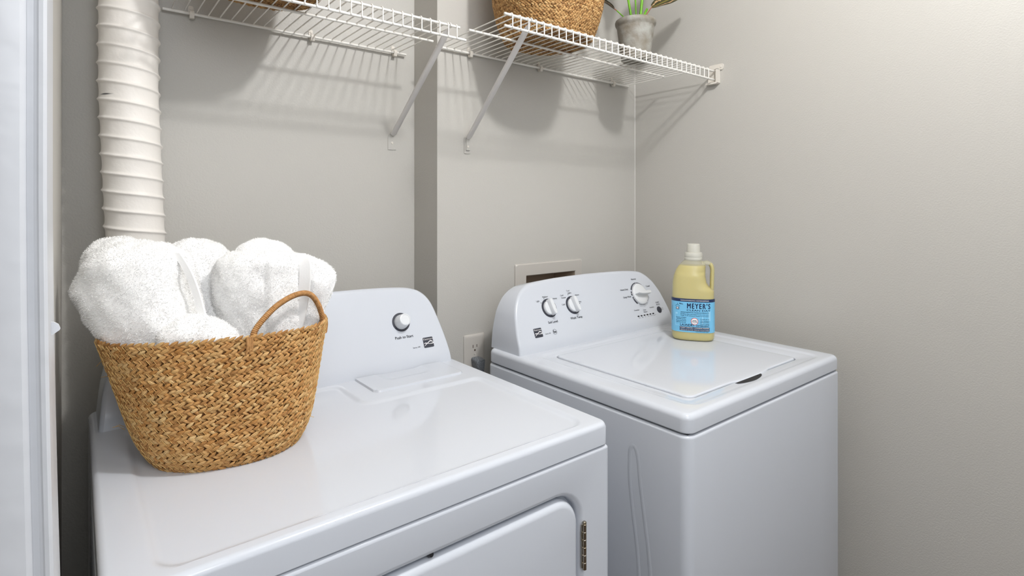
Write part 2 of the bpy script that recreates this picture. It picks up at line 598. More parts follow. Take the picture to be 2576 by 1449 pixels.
def emboss(g):
    # tall stamped loop on the left side panel, slanting forward towards the floor
    path = [(-0.684, 0.10), (-0.684, 0.56), (-0.668, 0.66), (-0.655, 0.74), (-0.650, 0.795), (-0.640, 0.812), (-0.628, 0.80),
            (-0.627, 0.74), (-0.638, 0.66), (-0.655, 0.56), (-0.655, 0.10)]
    pts = []
    P = [Vector((y, z)) for y, z in path]
    for k in range(len(P)-1):
        for j in range(5):
            pts.append(P[k].lerp(P[k+1], j/5))
    pts.append(P[-1])
    for _ in range(4):
        pts = [pts[0]] + [(pts[i-1]+pts[i]*2+pts[i+1])/4 for i in range(1, len(pts)-1)] + [pts[-1]]
    prof = [(-0.013, 0.0), (-0.009, 0.0005), (-0.004, 0.0015), (0, 0.0019), (0.004, 0.0015), (0.009, 0.0005), (0.013, 0.0)]
    rings = []
    for i, p in enumerate(pts):
        t = (pts[min(i+1, len(pts)-1)]-pts[max(i-1, 0)]).normalized()
        n = Vector((-t.y, t.x))
        rings.append([(WX0-d+0.0003, p.x+n.x*s, p.y+n.y*s) for s, d in prof])
    g.loft(rings, False)
cabinet(washer, WX0-0.001, WX1+0.001, WY0-0.001, WY1+0.002, 0.8675, emboss)
feet(washer, WX0, WX1, WY0, WY1)
obj('seam_gap_shade', G().box((WX0+0.010, WY0+0.010, 0.866), (WX1-0.010, WY1-0.010, 0.8735)), 'black', washer)  # black filler painting the shade of the open seam under the cover
# top cover: rounded outer edge, a sunken apron and the lid opening
LX0, LX1, LY0, LY1 = -0.703, -0.2150, -0.7085, -0.2975
AX0, AX1, AY0, AY1 = -0.742, -0.150, -0.7395, -0.272
g = G()
K, Ms = 8, 14
def wr(d, z, r=0.022): return [(x, y, z) for x, y in rrect(WX0+d, WX1-d, WY0+d, WY1-d, max(r-d, 0.004), K, Ms)]
rings = [wr(0.012, 0.8715), wr(0.002, 0.8715), wr(0, 0.874), wr(0, WZ-0.012)]
for k in range(1, 8):
    a = R(90*k/7)
    rings.append(wr(0.012*(1-math.cos(a)), WZ-0.012+0.012*math.sin(a)))
def ap(d, z, r=0.03): return [(x, y, z) for x, y in rrect(AX0+d, AX1-d, AY0+d, AY1-d, max(r-d, 0.004), K, Ms)]
for d, dz in ((-0.008, 0), (-0.003, -0.0003), (0.0, -0.0012), (0.004, -0.0026), (0.008, -0.0030)):
    rings.append(ap(d, WZ+dz))
def lo(d, z, r=0.02): return [(x, y, z) for x, y in rrect(LX0-d, LX1+d, LY0-d, LY1+d, r+d, K, Ms)]
rings += [lo(0.0055, WZ-0.0030), lo(0.004, WZ-0.0036), lo(0.003, WZ-0.006), lo(0.003, WZ-0.012)]
g.loft(rings, True)
# floor of the opening, under the lid
g.loft([lo(0.003, WZ-0.012), lo(-0.1, WZ-0.012)], True, False, True)
obj('top_cover', g, 'enamel', washer, smooth=30)
# the lid, with a lip that swells over the finger slot
def lid_ring(d, z, lip=1.0):
    out = []
    for x, y in rrect(LX0+d, LX1-d, LY0+d, LY1-d, 0.018-d if d < 0.016 else 0.002, K, Ms*1):
        out.append((x, y, z))
    return out
def lipped(ring, k):
    # push the front edge forward over the slot
    out = []
    for x, y, z in ring:
        if y < LY0 + 0.02:
            t = max(0.0, 1 - abs((x + 0.455)/0.085)**4) if abs(x+0.455) < 0.085 else 0.0
            y = y - 0.008*k*t
        out.append((x, y, z))
    return out
K0, Ms0 = K, Ms
Ms = 40
g = G()
LZ = 0.9082
rings = [lipped(lid_ring(0.001, LZ-0.009), 1), lipped(lid_ring(0, LZ-0.006), 1), lipped(lid_ring(0, LZ-0.004), 1)]
for k in range(1, 6):
    a = R(90*k/5)
    rings.append(lipped(lid_ring(0.004*(1-math.cos(a)), LZ-0.004+0.004*math.sin(a)), 1))
rings += [lid_ring(0.014, LZ)]
g.loft(rings, True, True, True)
obj('lid', g, 'enamel', washer, smooth=30)
Ms = Ms0
# black sheet painting the finger slot's shade in front of the lid's lip
g = G()
top, bot = [], []
for i in range(25):
    t = i/24; x = -0.538 + 0.118*t
    top.append((x, -0.7160, WZ-0.0022)); bot.append((x, -0.7160 - 0.0165*math.sin(PI*min(1, max(0, t)))**0.55, WZ-0.0022))
g.loft([top, bot], False)
obj('finger_slot_shade', g, 'black', washer, smooth=None)
# console
wcons = console(washer, WX0+0.0126, WX1-0.0041, -0.2498, WZ, WY1+0.004, CONS)
Wf = lambda x, h: face_frame(x, h, -0.2498, WZ)
control_knob(wcons, Wf(-0.6405, 0.1065), 0.0275, 0.0212, (R(-8), 0.0235, 0.0240, 0.0070, 0.0076, 0.022), 'soil_level_knob')
control_knob(wcons, Wf(-0.5455, 0.1045), 0.0275, 0.0212, (R(-8), 0.0235, 0.0240, 0.0070, 0.0076, 0.022), 'wash_temperature_knob')
fr = Wf(-0.2340, 0.1055)
control_knob(wcons, (fr[0], fr[1], fr[2], fr[3]), 0.0352, 0.0350, (R(92), 0.030, 0.034, 0.0022, 0.0085, 0.027), 'cycle_dial')
fs = Wf(-0.1620, 0.0495)
g = G(); g.lathe([(0.0108, 0.0), (0.0108, 0.0018), (0.0098, 0.0026), (0.004, 0.0028)], fs, 32, False, True)
obj('start_button', g, 'dark', wcons)
for i in range(6):
    x = -0.2759 + (0.2759-0.1992)*i/5
    f_ = Wf(x, 0.0415)
    rr = rrect(-0.0042, 0.0042, -0.0019, 0.0019, 0.0012, 3, 2)
    g = G(); o_, u_, v_, n_ = f_
    g.loft([[o_+u_*a+v_*b for a, b in rr], [o_+u_*a+v_*b+n_*0.0008 for a, b in rr]], True, False, True)
    obj('indicator_light', g, 'black', wcons, smooth=None)
brand_badge(wcons, -0.7065, 0.0490, -0.2498, WZ)
caption(wcons, 'Soil Level', 0.0098, Wf(-0.6417, 0.0692), 0.012)
caption(wcons, 'Wash Temp', 0.0098, Wf(-0.5470, 0.0697), 0.012)
for s, x, h in (('Normal', -0.2379, 0.1535), ('Casual', -0.1775, 0.1264)):
    caption(wcons, s, 0.0078, Wf(x, h), 0.008)
for s, x, h in (('Heavy Duty', -0.2815, 0.1255), ('Deep Wash', -0.2785, 0.1025)):
    caption(wcons, s, 0.0080, Wf(x, h), 0.010, align='RIGHT')
for s, x, h in (('Light', -0.6760, 0.1280), ('Medium', -0.6445, 0.1368), ('Heavy', -0.6090, 0.1290), ('Cool', -0.5790, 0.1345), ('Darks', -0.5755, 0.1275),
                ('Cool', -0.5490, 0.1450), ('Lights', -0.5455, 0.1385), ('Warm', -0.5175, 0.1300), ('Cold', -0.5830, 0.1095), ('Hot', -0.5130, 0.1105)):
    caption(wcons, s, 0.0066, Wf(x, h), 0.004)
for s, x, h, z in (('Drain/Spin', -0.2740, 0.0600, 0.0062), ('Clean', -0.2357, 0.0565, 0.0062), ('Washer', -0.2345, 0.0505, 0.0062), ('Rinse/Spin', -0.1950, 0.0605, 0.0058),
                   ('START', -0.1590, 0.0720, 0.0066), ('PAUSE', -0.1590, 0.0655, 0.0066), ('Rinse', -0.2735, 0.0365, 0.0036), ('Wash', -0.2580, 0.0365, 0.0036),
                   ('Spin', -0.2430, 0.0365, 0.0036), ('Done', -0.2275, 0.0365, 0.0036), ('Lid Lock', -0.2125, 0.0365, 0.0036), ('Water Fill', -0.1950, 0.0365, 0.0036),
                   ('Series 100', -0.6725, 0.0425, 0.0048)):
    caption(wcons, s, z, Wf(x, h), 0.0)
caption(wcons, 'hold for', 0.0036, Wf(-0.1440, 0.0530), 0.0); caption(wcons, 'options', 0.0036, Wf(-0.1440, 0.0490), 0.0)
for x, h in ((-0.6655, 0.1225), (-0.6505, 0.1325), (-0.6235, 0.1265), (-0.5670, 0.1275), (-0.5530, 0.1345), (-0.5705, 0.1040), (-0.5165, 0.1060)):
    g = G(); put_flat(g, [(a*0.0012, b*0.0012) for a, b in ((-1, -1), (1, -1), (1, 1), (-1, 1))], [(0, 1, 2, 3)], Wf(x, h))
    obj('setting_dot', g, 'dark', wcons, smooth=None)
# dial scale
g = G()
band(g, fr, -62, 42, 0.0358, 0.0408, 0.0398, 0.0408)
band(g, fr, -91, -70, 0.0362, 0.0408); band(g, fr, -140, -99, 0.0362, 0.0408)
band(g, fr, 48, 84, 0.0402, 0.0408); band(g, fr, 98, 132, 0.0398, 0.0406, 0.0368, 0.0406)
for a in (143, 171, 199):
    for q in ((0.0372, 0.0376), (0.0426, 0.0430)): band(g, fr, a-9, a+9, q[0], q[1], n=8)
    for e in (-9, 9): band(g, fr, a+e-0.4, a+e+0.4, 0.0372, 0.0430, n=1)
    band(g, fr, a-1.4, a+1.4, 0.0396, 0.0412, n=2)
obj('dial_scale', g, 'dark', wcons, smooth=None)
# round efficiency mark beside the badge
g = G()
fh = Wf(-0.6455, 0.0440)
band(g, fh, 0, 360, 0.0070, 0.0077, n=40)
put_text(g, 'he', 0.0118, fh, 0.02)
obj('efficiency_mark', g, 'dark', wcons, smooth=None)
for a in (0, -80, -108):
    g = G()
    o_, u_, v_, n_ = fr
    c = o_ + u_*(0.0384*math.sin(R(a))) + v_*(0.0384*math.cos(R(a)))
    g.lathe([(0.0013, 0.0012), (0.0001, 0.0013)], (c, u_, v_, n_), 10, False, True)
    obj('dial_mark', g, 'white', wcons, smooth=None)

# ------------------------------------------------------------------ dryer
DX0, DX1, DY0, DY1, DZ = -1.6894, -0.9508, -0.7072, -0.060, 0.9193
dryer = thing('clothes_dryer', (-1.32, -0.38, 0), 'white front-loading clothes dryer on the left with the towel basket on top', 'dryer')
DRX0, DRX1, DRZ0, DRZ1 = -1.62, -1.031, 0.30, 0.8135      # door
g = G()
# body shell with the door opening cut in the front
def face_pts(y, d, r):          # rounded rectangle on the front plane
    return [(x, y, z) for x, z in rrect(DRX0-d, DRX1+d, DRZ0-d, DRZ1+d, r, 8, 10)]
side = [(DX1, DY0+0.008), (DX1, DY1), (DX0, DY1), (DX0, DY0+0.008)]
ZT = 0.8765
def shell(z): return [(x, y, z) for x, y in side]
# sides, back, and the rolled upper edge all round
base = [(DX1-0.008, DY0), (DX1-0.0045, DY0+0.0007), (DX1-0.0015, DY0+0.003), (DX1, DY0+0.008), (DX1, DY1), (DX0, DY1), (DX0, DY0+0.008),
        (DX0+0.0015, DY0+0.003), (DX0+0.0045, DY0+0.0007), (DX0+0.008, DY0)]
def level(d, z):
    mx_, my_ = (DX0+DX1)/2, (DY0+DY1)/2
    return [(x - math.copysign(d, x-mx_), y - math.copysign(d, y-my_), z) for x, y in base]
g.loft([level(0, 0.012), level(0, ZT-0.005)], False)
g.loft([level(0.005*(1-math.cos(R(90*k_/5))), ZT-0.005+0.005*math.sin(R(90*k_/5))) for k_ in range(6)], True, False, True)
# front face frame between the outer rectangle and the opening
outer = [(x, DY0, z) for x, z in rrect(DX0+0.008, DX1-0.008, 0.012, ZT-0.005, 0.0005, 8, 10)]
rings = [outer] + [face_pts(DY0, 0.016, 0.066), face_pts(DY0+0.0008, 0.012, 0.062), face_pts(DY0+0.003, 0.009, 0.059), face_pts(DY0+0.007, 0.0065, 0.0565), face_pts(DY0+0.013, 0.005, 0.055), face_pts(DY0+0.022, 0.0045, 0.0545)]
g.loft(rings, True)
g.loft([face_pts(DY0+0.022, 0.0045, 0.0545), face_pts(DY0+0.022, -0.05, 0.02)], True, False, True)
obj('cabinet', g, 'enamel', dryer, smooth=30)
feet(dryer, DX0, DX1, DY0, DY1)
obj('seam_gap_shade', G().box((DX0+0.008, DY0+0.010, 0.8755), (DX1-0.008, DY1-0.008, 0.8795)), 'black', dryer)  # black box standing in for shade in the gap below the top panel
# door
def dpt(y, d, r): return [(x, y, z) for x, z in rrect(DRX0+d, DRX1-d, DRZ0+d, DRZ1-d, r, 8, 10)]
g = G()
rings = [dpt(DY0+0.021, 0.001, 0.049), dpt(DY0+0.012, 0, 0.05)]
for k in range(0, 9):
    a = R(90*k/8)
    rings.append(dpt(DY0+0.012-0.014*math.sin(a), 0.011*(1-math.cos(a)), 0.05-0.011*(1-math.cos(a))))
rings.append(dpt(DY0-0.002, 0.10, 0.01))
g.loft(rings, True, False, True)
door = obj('door', g, 'enamel', dryer, smooth=30)
# hinge barrel with knuckles, and the door catch
fz = (Vector((-1.0205, DY0-0.0045, 0)), Vector((1,0,0)), Vector((0,1,0)), Vector((0,0,1)))
prof = [(0.0001, 0.7648), (0.0022, 0.7645), (0.0036, 0.7630), (0.0038, 0.7612), (0.0032, 0.7606)]
z = 0.7600
for k in range(6):
    prof += [(0.0028, z), (0.0036, z-0.0006), (0.0036, z-0.0122), (0.0028, z-0.0128)]
    z -= 0.0132
g = G(); g.lathe(prof[::-1], fz, 20)
g.box((-1.0250, DY0-0.0030, 0.684), (-1.0210, DY0-0.0005, 0.758))
obj('hinge', g, 'steel', dryer, smooth=30, label='steel door hinge')
g = G(); g.lathe([(0.0048, 0), (0.0048, 0.006), (0.0030, 0.009), (0.0005, 0.0095)], (Vector((-1.3175, DY0+0.0125, 0.8195)), Vector((1,0,0)), Vector((0,0,1)), Vector((0,-1,0))), 16)
obj('door_catch', g, 'plugtop', dryer, label='dark door catch')

# top panel: outer rounded edge, sunken work surface notched round the lint screen
g = G()
K, Ms = 8, 16
GX0, GX1, GY0, GY1 = DX0+0.030, DX1-0.030, DY0+0.020, DY1-0.030
def dr_(d, z, r=0.016): return [(x, y, z) for x, y in rrect(DX0+d, DX1-d, DY0+d, DY1-d, max(r-d, 0.003), K, Ms)]
rings = [dr_(0.012, 0.8785), dr_(0.002, 0.8785), dr_(0, 0.8805), dr_(0, DZ-0.009)]
for k in range(1, 9):
    a = R(90*k/8)
    rings.append(dr_(0.009*(1-math.cos(a)), DZ-0.009+0.009*math.sin(a), 0.018))
grid_edge = rrect(GX0, GX1, GY0, GY1, 0.0, K, Ms)
rings.append([(x, y, DZ) for x, y in grid_edge])
g.loft(rings, True)
def rbox(x, y, x0, x1, y0, y1, r):
    qx = abs(x-(x0+x1)/2)-(x1-x0)/2+r; qy = abs(y-(y0+y1)/2)-(y1-y0)/2+r
    return math.hypot(max(qx, 0), max(qy, 0)) + min(max(qx, qy), 0) - r
def smax(a, b, k=0.02):
    h = max(k-abs(a-b), 0)/k
    return max(a, b) + h*h*k*0.25
def top_h(x, y):
    # negative inside the sunken area: big rounded rectangle minus the raised apron of the lint screen
    d = rbox(x, y, -1.640, -0.990, -0.6840, -0.2080, 0.030)
    e = -rbox(x, y, -1.262, -0.94, -0.348, -0.10, 0.028)
    s = smax(d, e)
    t = min(1, max(0, (0.005 - s)/0.013)); t = t*t*(3-2*t)
    return DZ - 0.0042*t
nx, ny = 232, 192
xs = np.linspace(GX0, GX1, nx+1); ys = np.linspace(GY0, GY1, ny+1)
gv = [(x, y, top_h(x, y)) for y in ys for x in xs]
gf = [(j*(nx+1)+i, j*(nx+1)+i+1, (j+1)*(nx+1)+i+1, (j+1)*(nx+1)+i) for j in range(ny) for i in range(nx)]
g.add(gv, gf)
obj('top_panel', g, 'enamel', dryer, smooth=40)
# lint screen door with its finger scoop
g = G()
NX, NY = 110, 52
lx0, lx1, ly0, ly1 = -1.2215, -0.9985, -0.3075, -0.2010
LH = 0.0042
def lint_h(x, y):
    s = rbox(x, y, lx0+0.0005, lx1-0.0005, ly0+0.0005, ly1+0.03, 0.016)
    t = min(1, max(0, -s/0.003))
    base = LH*math.sqrt(max(0, 1-(1-t)**2))
    # scoop in the rear middle
    q = rbox(x, y, -1.165, -1.060, -0.252, -0.19, 0.018)
    k = min(1, max(0, (0.010-q)/0.022)); k = k*k*(3-2*k)
    return base*(1 - 0.75*k) if t > 0 else -0.001
gv = [(lx0+(lx1-lx0)*i/NX, ly0+(ly1-ly0)*j/NY, DZ+0.0004+lint_h(lx0+(lx1-lx0)*i/NX, ly0+(ly1-ly0)*j/NY)) for j in range(NY+1) for i in range(NX+1)]
gf = [(j*(NX+1)+i, j*(NX+1)+i+1, (j+1)*(NX+1)+i+1, (j+1)*(NX+1)+i) for j in range(NY) for i in range(NX)]
g.add(gv, gf)
obj('lint_screen_cover', g, 'plastic', dryer, smooth=35)
# console
DCONS = [(0, 0), (0.046, 0.005), (0.070, 0.009), (0.106, 0.0165), (0.129, 0.0225), (0.147, 0.030), (0.164, 0.044), (0.176, 0.066), (0.1835, 0.105), (0.188, 0.20), (0.1895, 0.3572)]
dcons = console(dryer, -1.6775, -0.9632, -0.1981, DZ, DY1-0.002, DCONS)
Df = lambda x, h: face_frame(x, h, -0.1981, DZ)
fk = Df(-1.0845, 0.1050)
g = G(); g.cur = 1
g.lathe([(0.0232, 0.0), (0.0232, 0.0006)], fk, 48, False, True)
g.cur = 0
g.lathe([(0.0178, 0.0006), (0.0176, 0.004), (0.0150, 0.022), (0.0144, 0.0242), (0.0134, 0.0254), (0.0118, 0.0258), (0.0112, 0.0250), (0.004, 0.0252)], fk, 48, False, True)
obj('start_knob', g, ['knobw', 'dark'], dcons, smooth=30)
brand_badge(dcons, -1.0226, 0.0512, -0.1981, DZ, 0.0275, 0.0250)
caption(dcons, 'Push to Start', 0.0092, Df(-1.0840, 0.0712), 0.012)
caption(dcons, 'Series 100', 0.0047, Df(-1.0567, 0.0443), 0.0)

# ------------------------------------------------------------------ vent duct
duct = thing('vent_duct', (-1.6165, 0.077, 0.60), 'white spiral-ribbed vent duct running up the back wall behind the dryer', 'duct')
g = G()
pitch, seg = 0.0378, 96
rings = []
z = 0.60
def duct_c(z):
    return interp(z, [0.6, 1.228, 1.367, 1.558, 1.70, 2.5], [-1.599, -1.6060, -1.6120, -1.6190, -1.6190, -1.6180]), 0.050
rows = []
zz = np.arange(0.60, 2.499, pitch/24)
for z0 in zz:
    ring = []
    for k in range(seg):
        a = 2*PI*k/seg
        ph = ((z0/pitch + k/seg) % 1.0)
        # concave sleeve between sharp wire ribs
        e = min(ph, 1-ph)
        r = 0.0525 + 0.0026*math.exp(-(e/0.075)**2) + 0.0018*(abs(2*ph-1)**2)
        cx, cy = duct_c(z0)
        ring.append((cx + r*math.cos(a), cy + r*math.sin(a), z0))
    rows.append(ring)
g.loft(rows, True, True, True)
obj('sleeve', g, 'duct', duct, smooth=60)

# ------------------------------------------------------------------ wire shelves
SH = 1.7720
def wire_shelf(name, label, x0, x1, yr, ym, yf, rods, wires):
    t = thing(name, ((x0+x1)/2, yr, SH), label, 'shelf', 'wire shelves on the back wall')
    def rod(nm, a, b, y, z, r):
        g = G(); g.tube([(a, y, z), (a+0.0008, y, z), (b-0.0008, y, z), (b, y, z)], [r*0.7, r, r, r*0.7], 12)
        obj(nm, g, 'shelf', t, smooth=50)
    rod('rear_rod', rods['rear'][0], rods['rear'][1], yr, SH-0.0052, 0.0034)
    rod('middle_rod', rods['mid'][0], rods['mid'][1], ym, SH-0.0052, 0.0034)
    rod('front_rod', rods['top'][0], rods['top'][1], yf, SH-0.0052, 0.0034)
    rod('lip_rod', rods['low'][0], rods['low'][1], yf-0.001, SH-0.0345, 0.0034)
    first = None
    for x in wires:
        if first is None:
            g = G()
            r = 0.0016
            path = [(x, yr+0.002, SH-0.006), (x, yr+0.0005, SH-0.001), (x, yr-0.004, SH)] + [(x, yr + (yf-yr)*k/6, SH) for k in range(1, 6)] + \
                   [(x, yf+0.004, SH), (x, yf-0.0020, SH-0.0008), (x, yf-0.0046, SH-0.0035), (x, yf-0.0054, SH-0.008), (x, yf-0.0054, SH-0.036)]
            g.tube(path, r, 8)
            first = obj('cross_wire', g, 'shelf', t, origin=(x, yr, SH), smooth=60)
            fx = x
        else:
            c = first.copy()
            COL.objects.link(c); c.parent = t
            c.location = Vector((x, yr, SH)) - WORLD[t]
            WORLD[c] = Vector((x, yr, SH))
    return t
wl = [-0.948 - 0.0254*k for k in range(24)]
wire_shelf('wire_shelf', 'white wire shelf on the deeper back wall beside the duct, with one end free', -1.552, -0.925, 0.1235, -0.045, -0.1900,
           dict(rear=(-1.552, -0.925), mid=(-1.552, -0.930), top=(-1.552, -0.936), low=(-1.552, -0.918)), wl)
wr_ = [-0.8905 + 0.0254*k for k in range(35)]
wire_shelf('wire_shelf', 'white wire shelf on the boxed-out back wall holding the big basket and the plant', -0.912, -0.012, -0.010, -0.190, -0.345,
           dict(rear=(-0.900, -0.052), mid=(-0.908, -0.078), top=(-0.912, -0.012), low=(-0.912, -0.012)), wr_[:34])

# wall clips under the rear rods
def wall_clip(x, ywall, yrod, label):
    t = thing('shelf_clip', (x, ywall, SH-0.008), label, 'clip', 'wall clips under the shelves')
    g = G()
    rr = rrect(x-0.0055, x+0.0055, SH-0.004, SH+0.017, 0.004, 4, 3)
    g.loft([[(a, ywall-0.0002, b) for a, b in rr], [(a, ywall-0.0025, b) for a, b in rr]], True, True, True)
    obj('back_plate', g, 'clip', t)
    g = G()
    # hook wrapping under the rod
    prof = []
    rod = Vector((yrod, SH-0.0052))
    for k in range(13):
        a = R(60 - 300*k/12)
        prof.append((rod.x + 0.0052*math.cos(a), rod.y + 0.0052*math.sin(a)))
    for k in range(12, -1, -1):
        a = R(60 - 300*k/12)
        rr_o = 0.0082 + (0.004 if k in (5, 6, 7) else 0)
        prof.append((rod.x + rr_o*math.cos(a), rod.y + rr_o*math.sin(a)))
    n = len(prof)
    for xx, flip in ((x-0.005, 0),):
        A = [(x-0.005, p, q) for p, q in prof]; B = [(x+0.005, p, q) for p, q in prof]
        v = A + B
        f = [(i, (i+1) % n, n+(i+1) % n, n+i) for i in range(n)]
        h = n//2
        f += [(i, n-1-i, n-2-i, i+1) for i in range(h-1)]
        f += [(n+i+1, n+n-2-i, n+n-1-i, n+i) for i in range(h-1)]
        g.add(v, f)
    obj('hook', g, 'clip', t, smooth=40)
    g = G(); g.lathe([(0.0036, 0), (0.0034, 0.0012), (0.0015, 0.0018)], (Vector((x, ywall-0.0025, SH+0.010)), Vector((1,0,0)), Vector((0,0,1)), Vector((0,-1,0))), 14, False, True)
    obj('screw', g, 'clip', t)
for x, lab in ((-1.492, 'shelf clip beside the white vent duct'), (-1.207, 'shelf clip midway along the shelf next to the duct'), (-0.963, 'shelf clip at the free end of the shelf next to the duct')):
    wall_clip(x, YB, 0.1235, lab)
for x, lab in ((-0.781, 'shelf clip on the boxed-out wall, closest to its edge'), (-0.501, 'shelf clip beneath the big woven basket'), (-0.138, 'shelf clip beside the wall corner below the potted plant')):
    wall_clip(x, 0.0, -0.010, lab)

# support braces
def brace(label, xt, xf, yf, yw, zf, plate):
    t = thing('shelf_brace', (xf, yw, zf), label, 'bracket', 'diagonal braces under the shelves')
    top = Vector((xt, yf+0.004, SH-0.012)); foot = Vector((xf, yw-0.007, zf+0.002))
    d = (foot-top); L = d.length; d.normalize()
    u = Vector((1, 0, 0)); u = (u - d*u.dot(d)).normalized(); w = d.cross(u)
    g = G(); rings = []
    for s, a, b in ((0, 0.0035, 0.0012), (0.012, 0.0085, 0.0016), (0.022, 0.0098, 0.0024), (0.05, 0.0086, 0.0066), (L-0.05, 0.0082, 0.0068), (L-0.02, 0.0094, 0.0030), (L-0.006, 0.0088, 0.0018), (L, 0.004, 0.0014)):
        c = top + d*s
        rings.append([c + u*(a*math.cos(2*PI*k/16)) + w*(b*math.sin(2*PI*k/16)) for k in range(16)])
    g.loft(rings, True, True, True)
    obj('pole', g, 'brace', t, smooth=50)
    g = G()
    hk = []
    for k in range(11):
        a = R(-60 + 270*k/10)
        hk.append((xt, yf + 0.0055*math.cos(a), SH-0.0052 + 0.0055*math.sin(a)))
    g.tube(hk, 0.0017, 8)
    obj('hook', g, 'brace', t, smooth=50)
    g = G()
    x0, x1, z0, z1, top_r = plate
    rr = [(xf+x1, z0), (xf+x1, z1-top_r)] + [(xf + (x0+x1)/2 + (x1-x0)/2*math.cos(R(180*k/8)), z1-top_r + top_r*math.sin(R(180*k/8))) for k in range(1, 8)] + [(xf+x0, z1-top_r), (xf+x0, z0), (xf+x0*0.3, z0-0.0012)]
    g.loft([[(a, yw-0.0002, b) for a, b in rr], [(a, yw-0.0022, b) for a, b in rr]], True, True, True)
    if top_r < 0.006:
        g.box((xf+x0*0.55, yw-0.0062, z0+0.009), (xf+x1*0.75, yw-0.0020, z1-0.004))
    obj('foot_plate', g, 'wall', t, smooth=30)
    yy = yw-0.0062 if top_r < 0.006 else yw-0.0022
    g = G(); g.lathe([(0.0036, 0), (0.0033, 0.0012), (0.0022, 0.0017), (0.0016, 0.0008)], (Vector((xf+(x0+x1)/2, yy, z0+0.020)), Vector((1,0,0)), Vector((0,0,1)), Vector((0,-1,0))), 14, False, True)
    obj('screw', g, 'clip', t)
brace('diagonal shelf brace with its foot on the deeper wall', -0.9665, -0.966, -0.190, YB, 1.518, (-0.0130, 0.0130, 1.478, 1.527, 0.013))
brace('diagonal shelf brace with its foot on the boxed-out wall', -0.829, -0.787, -0.345, 0.0, 1.508, (-0.0105, 0.0105, 1.467, 1.516, 0.003))

# end bracket on the right wall
t = thing('end_bracket', (0, -0.333, 1.75), 'white plastic end bracket holding the shelf on the right wall', 'bracket')
g = G()
pr = [(-0.362, SH+0.000), (-0.362, SH-0.046), (-0.3575, SH-0.0495), (-0.318, SH-0.0495), (-0.318, SH-0.044), (-0.3545, SH-0.044), (-0.3560, SH-0.042), (-0.3560, SH+0.000)]
g.loft([[(-0.0195, y, z) for y, z in pr], [(-0.001, y, z) for y, z in pr]], True, True, True)
g.box((-0.0035, -0.358, SH-0.046), (-0.0005, -0.318, SH+0.001))
g.box((-0.0195, -0.362, SH-0.001), (-0.0005, -0.349, SH+0.0015))
obj('channel', g, 'clip', t, smooth=30)
g = G()
rr = rrect(-0.375, -0.322, SH-0.002, SH+0.018, 0.006, 4, 3)
g.loft([[(-0.0003, a, b) for a, b in rr], [(-0.0042, a, b) for a, b in rr]], True, True, True)
obj('tab', g, 'clip', t, smooth=30)
g = G(); g.lathe([(0.0038, 0), (0.0034, 0.0012), (0.002, 0.0016)], (Vector((-0.0042, -0.3665, SH+0.008)), Vector((0,1,0)), Vector((0,0,1)), Vector((-1,0,0))), 16, False, True)
obj('screw', g, 'clip', t)

# ------------------------------------------------------------------ water outlet box and power outlet
t = thing('water_outlet_box', (-0.4525, 0, 1.0), 'beige recessed laundry outlet box in the wall behind the washer', 'outlet box')
g = G()
fo = lambda y, d: [(x, y, z) for x, z in rrect(-0.604+d, -0.301-d, 0.885+d, 1.121-d, 0.006, 4, 4)]
fi = lambda y, d: [(x, y, z) for x, z in rrect(-0.559+d, -0.336-d, 0.930+d, 1.081-d, 0.002, 4, 4)]
g.loft([fo(0, 0), fo(-0.005, 0), fo(-0.008, 0.003), fi(-0.008, -0.002), fi(-0.006, 0)], True)
obj('frame', g, 'plate', t, smooth=35)
g = G()
g.loft([fi(-0.006, 0), fi(0.098, 0.004)], True, False, True)
obj('box', g, 'box_in', t, smooth=35)
for x in (-0.50, -0.40):
    g = G()
    g.lathe([(0.012, 0), (0.012, 0.03), (0.007, 0.032), (0.007, 0.05)], (Vector((x, 0.05, 0.932)), Vector((1,0,0)), Vector((0,1,0)), Vector((0,0,1))), 16)
    g.tube([(x, 0.05, 0.975), (x, 0.02, 0.975)], 0.006, 10)
    obj('valve', g, 'steel', t)

t = thing('power_outlet', (-0.762, 0, 0.862), 'beige wall power outlet between the dryer and the washer', 'outlet')
g = G()
po = lambda y, d, r=0.004: [(x, y, z) for x, z in rrect(-0.800+d, -0.7245-d, 0.800+d, 0.9205-d, max(r, 0.001), 4, 4)]
g.loft([po(-0.0002, 0), po(-0.003, 0), po(-0.0052, 0.003), po(-0.0062, 0.009)], True, True, True)
obj('face_plate', g, 'plate', t, smooth=30)
for zc in (0.8815, 0.8405):
    g = G()
    g.box((-0.7700, -0.0067, zc-0.001), (-0.7680, -0.0060, zc+0.008)); g.box((-0.7560, -0.0067, zc+0.000), (-0.7543, -0.0060, zc+0.008))
    g.lathe([(0.0027, 0), (0.0027, 0.0006)], (Vector((-0.7622, -0.0061, zc-0.0085)), Vector((1,0,0)), Vector((0,0,1)), Vector((0,-1,0))), 14, False, True)
    obj('socket_hole', g, 'slot', t, smooth=None)
g = G(); g.lathe([(0.0032, 0), (0.0030, 0.0012), (0.0012, 0.0018)], (Vector((-0.7622, -0.0061, 0.861)), Vector((1,0,0)), Vector((0,0,1)), Vector((0,-1,0))), 14, False, True)
obj('screw', g, 'plate', t)
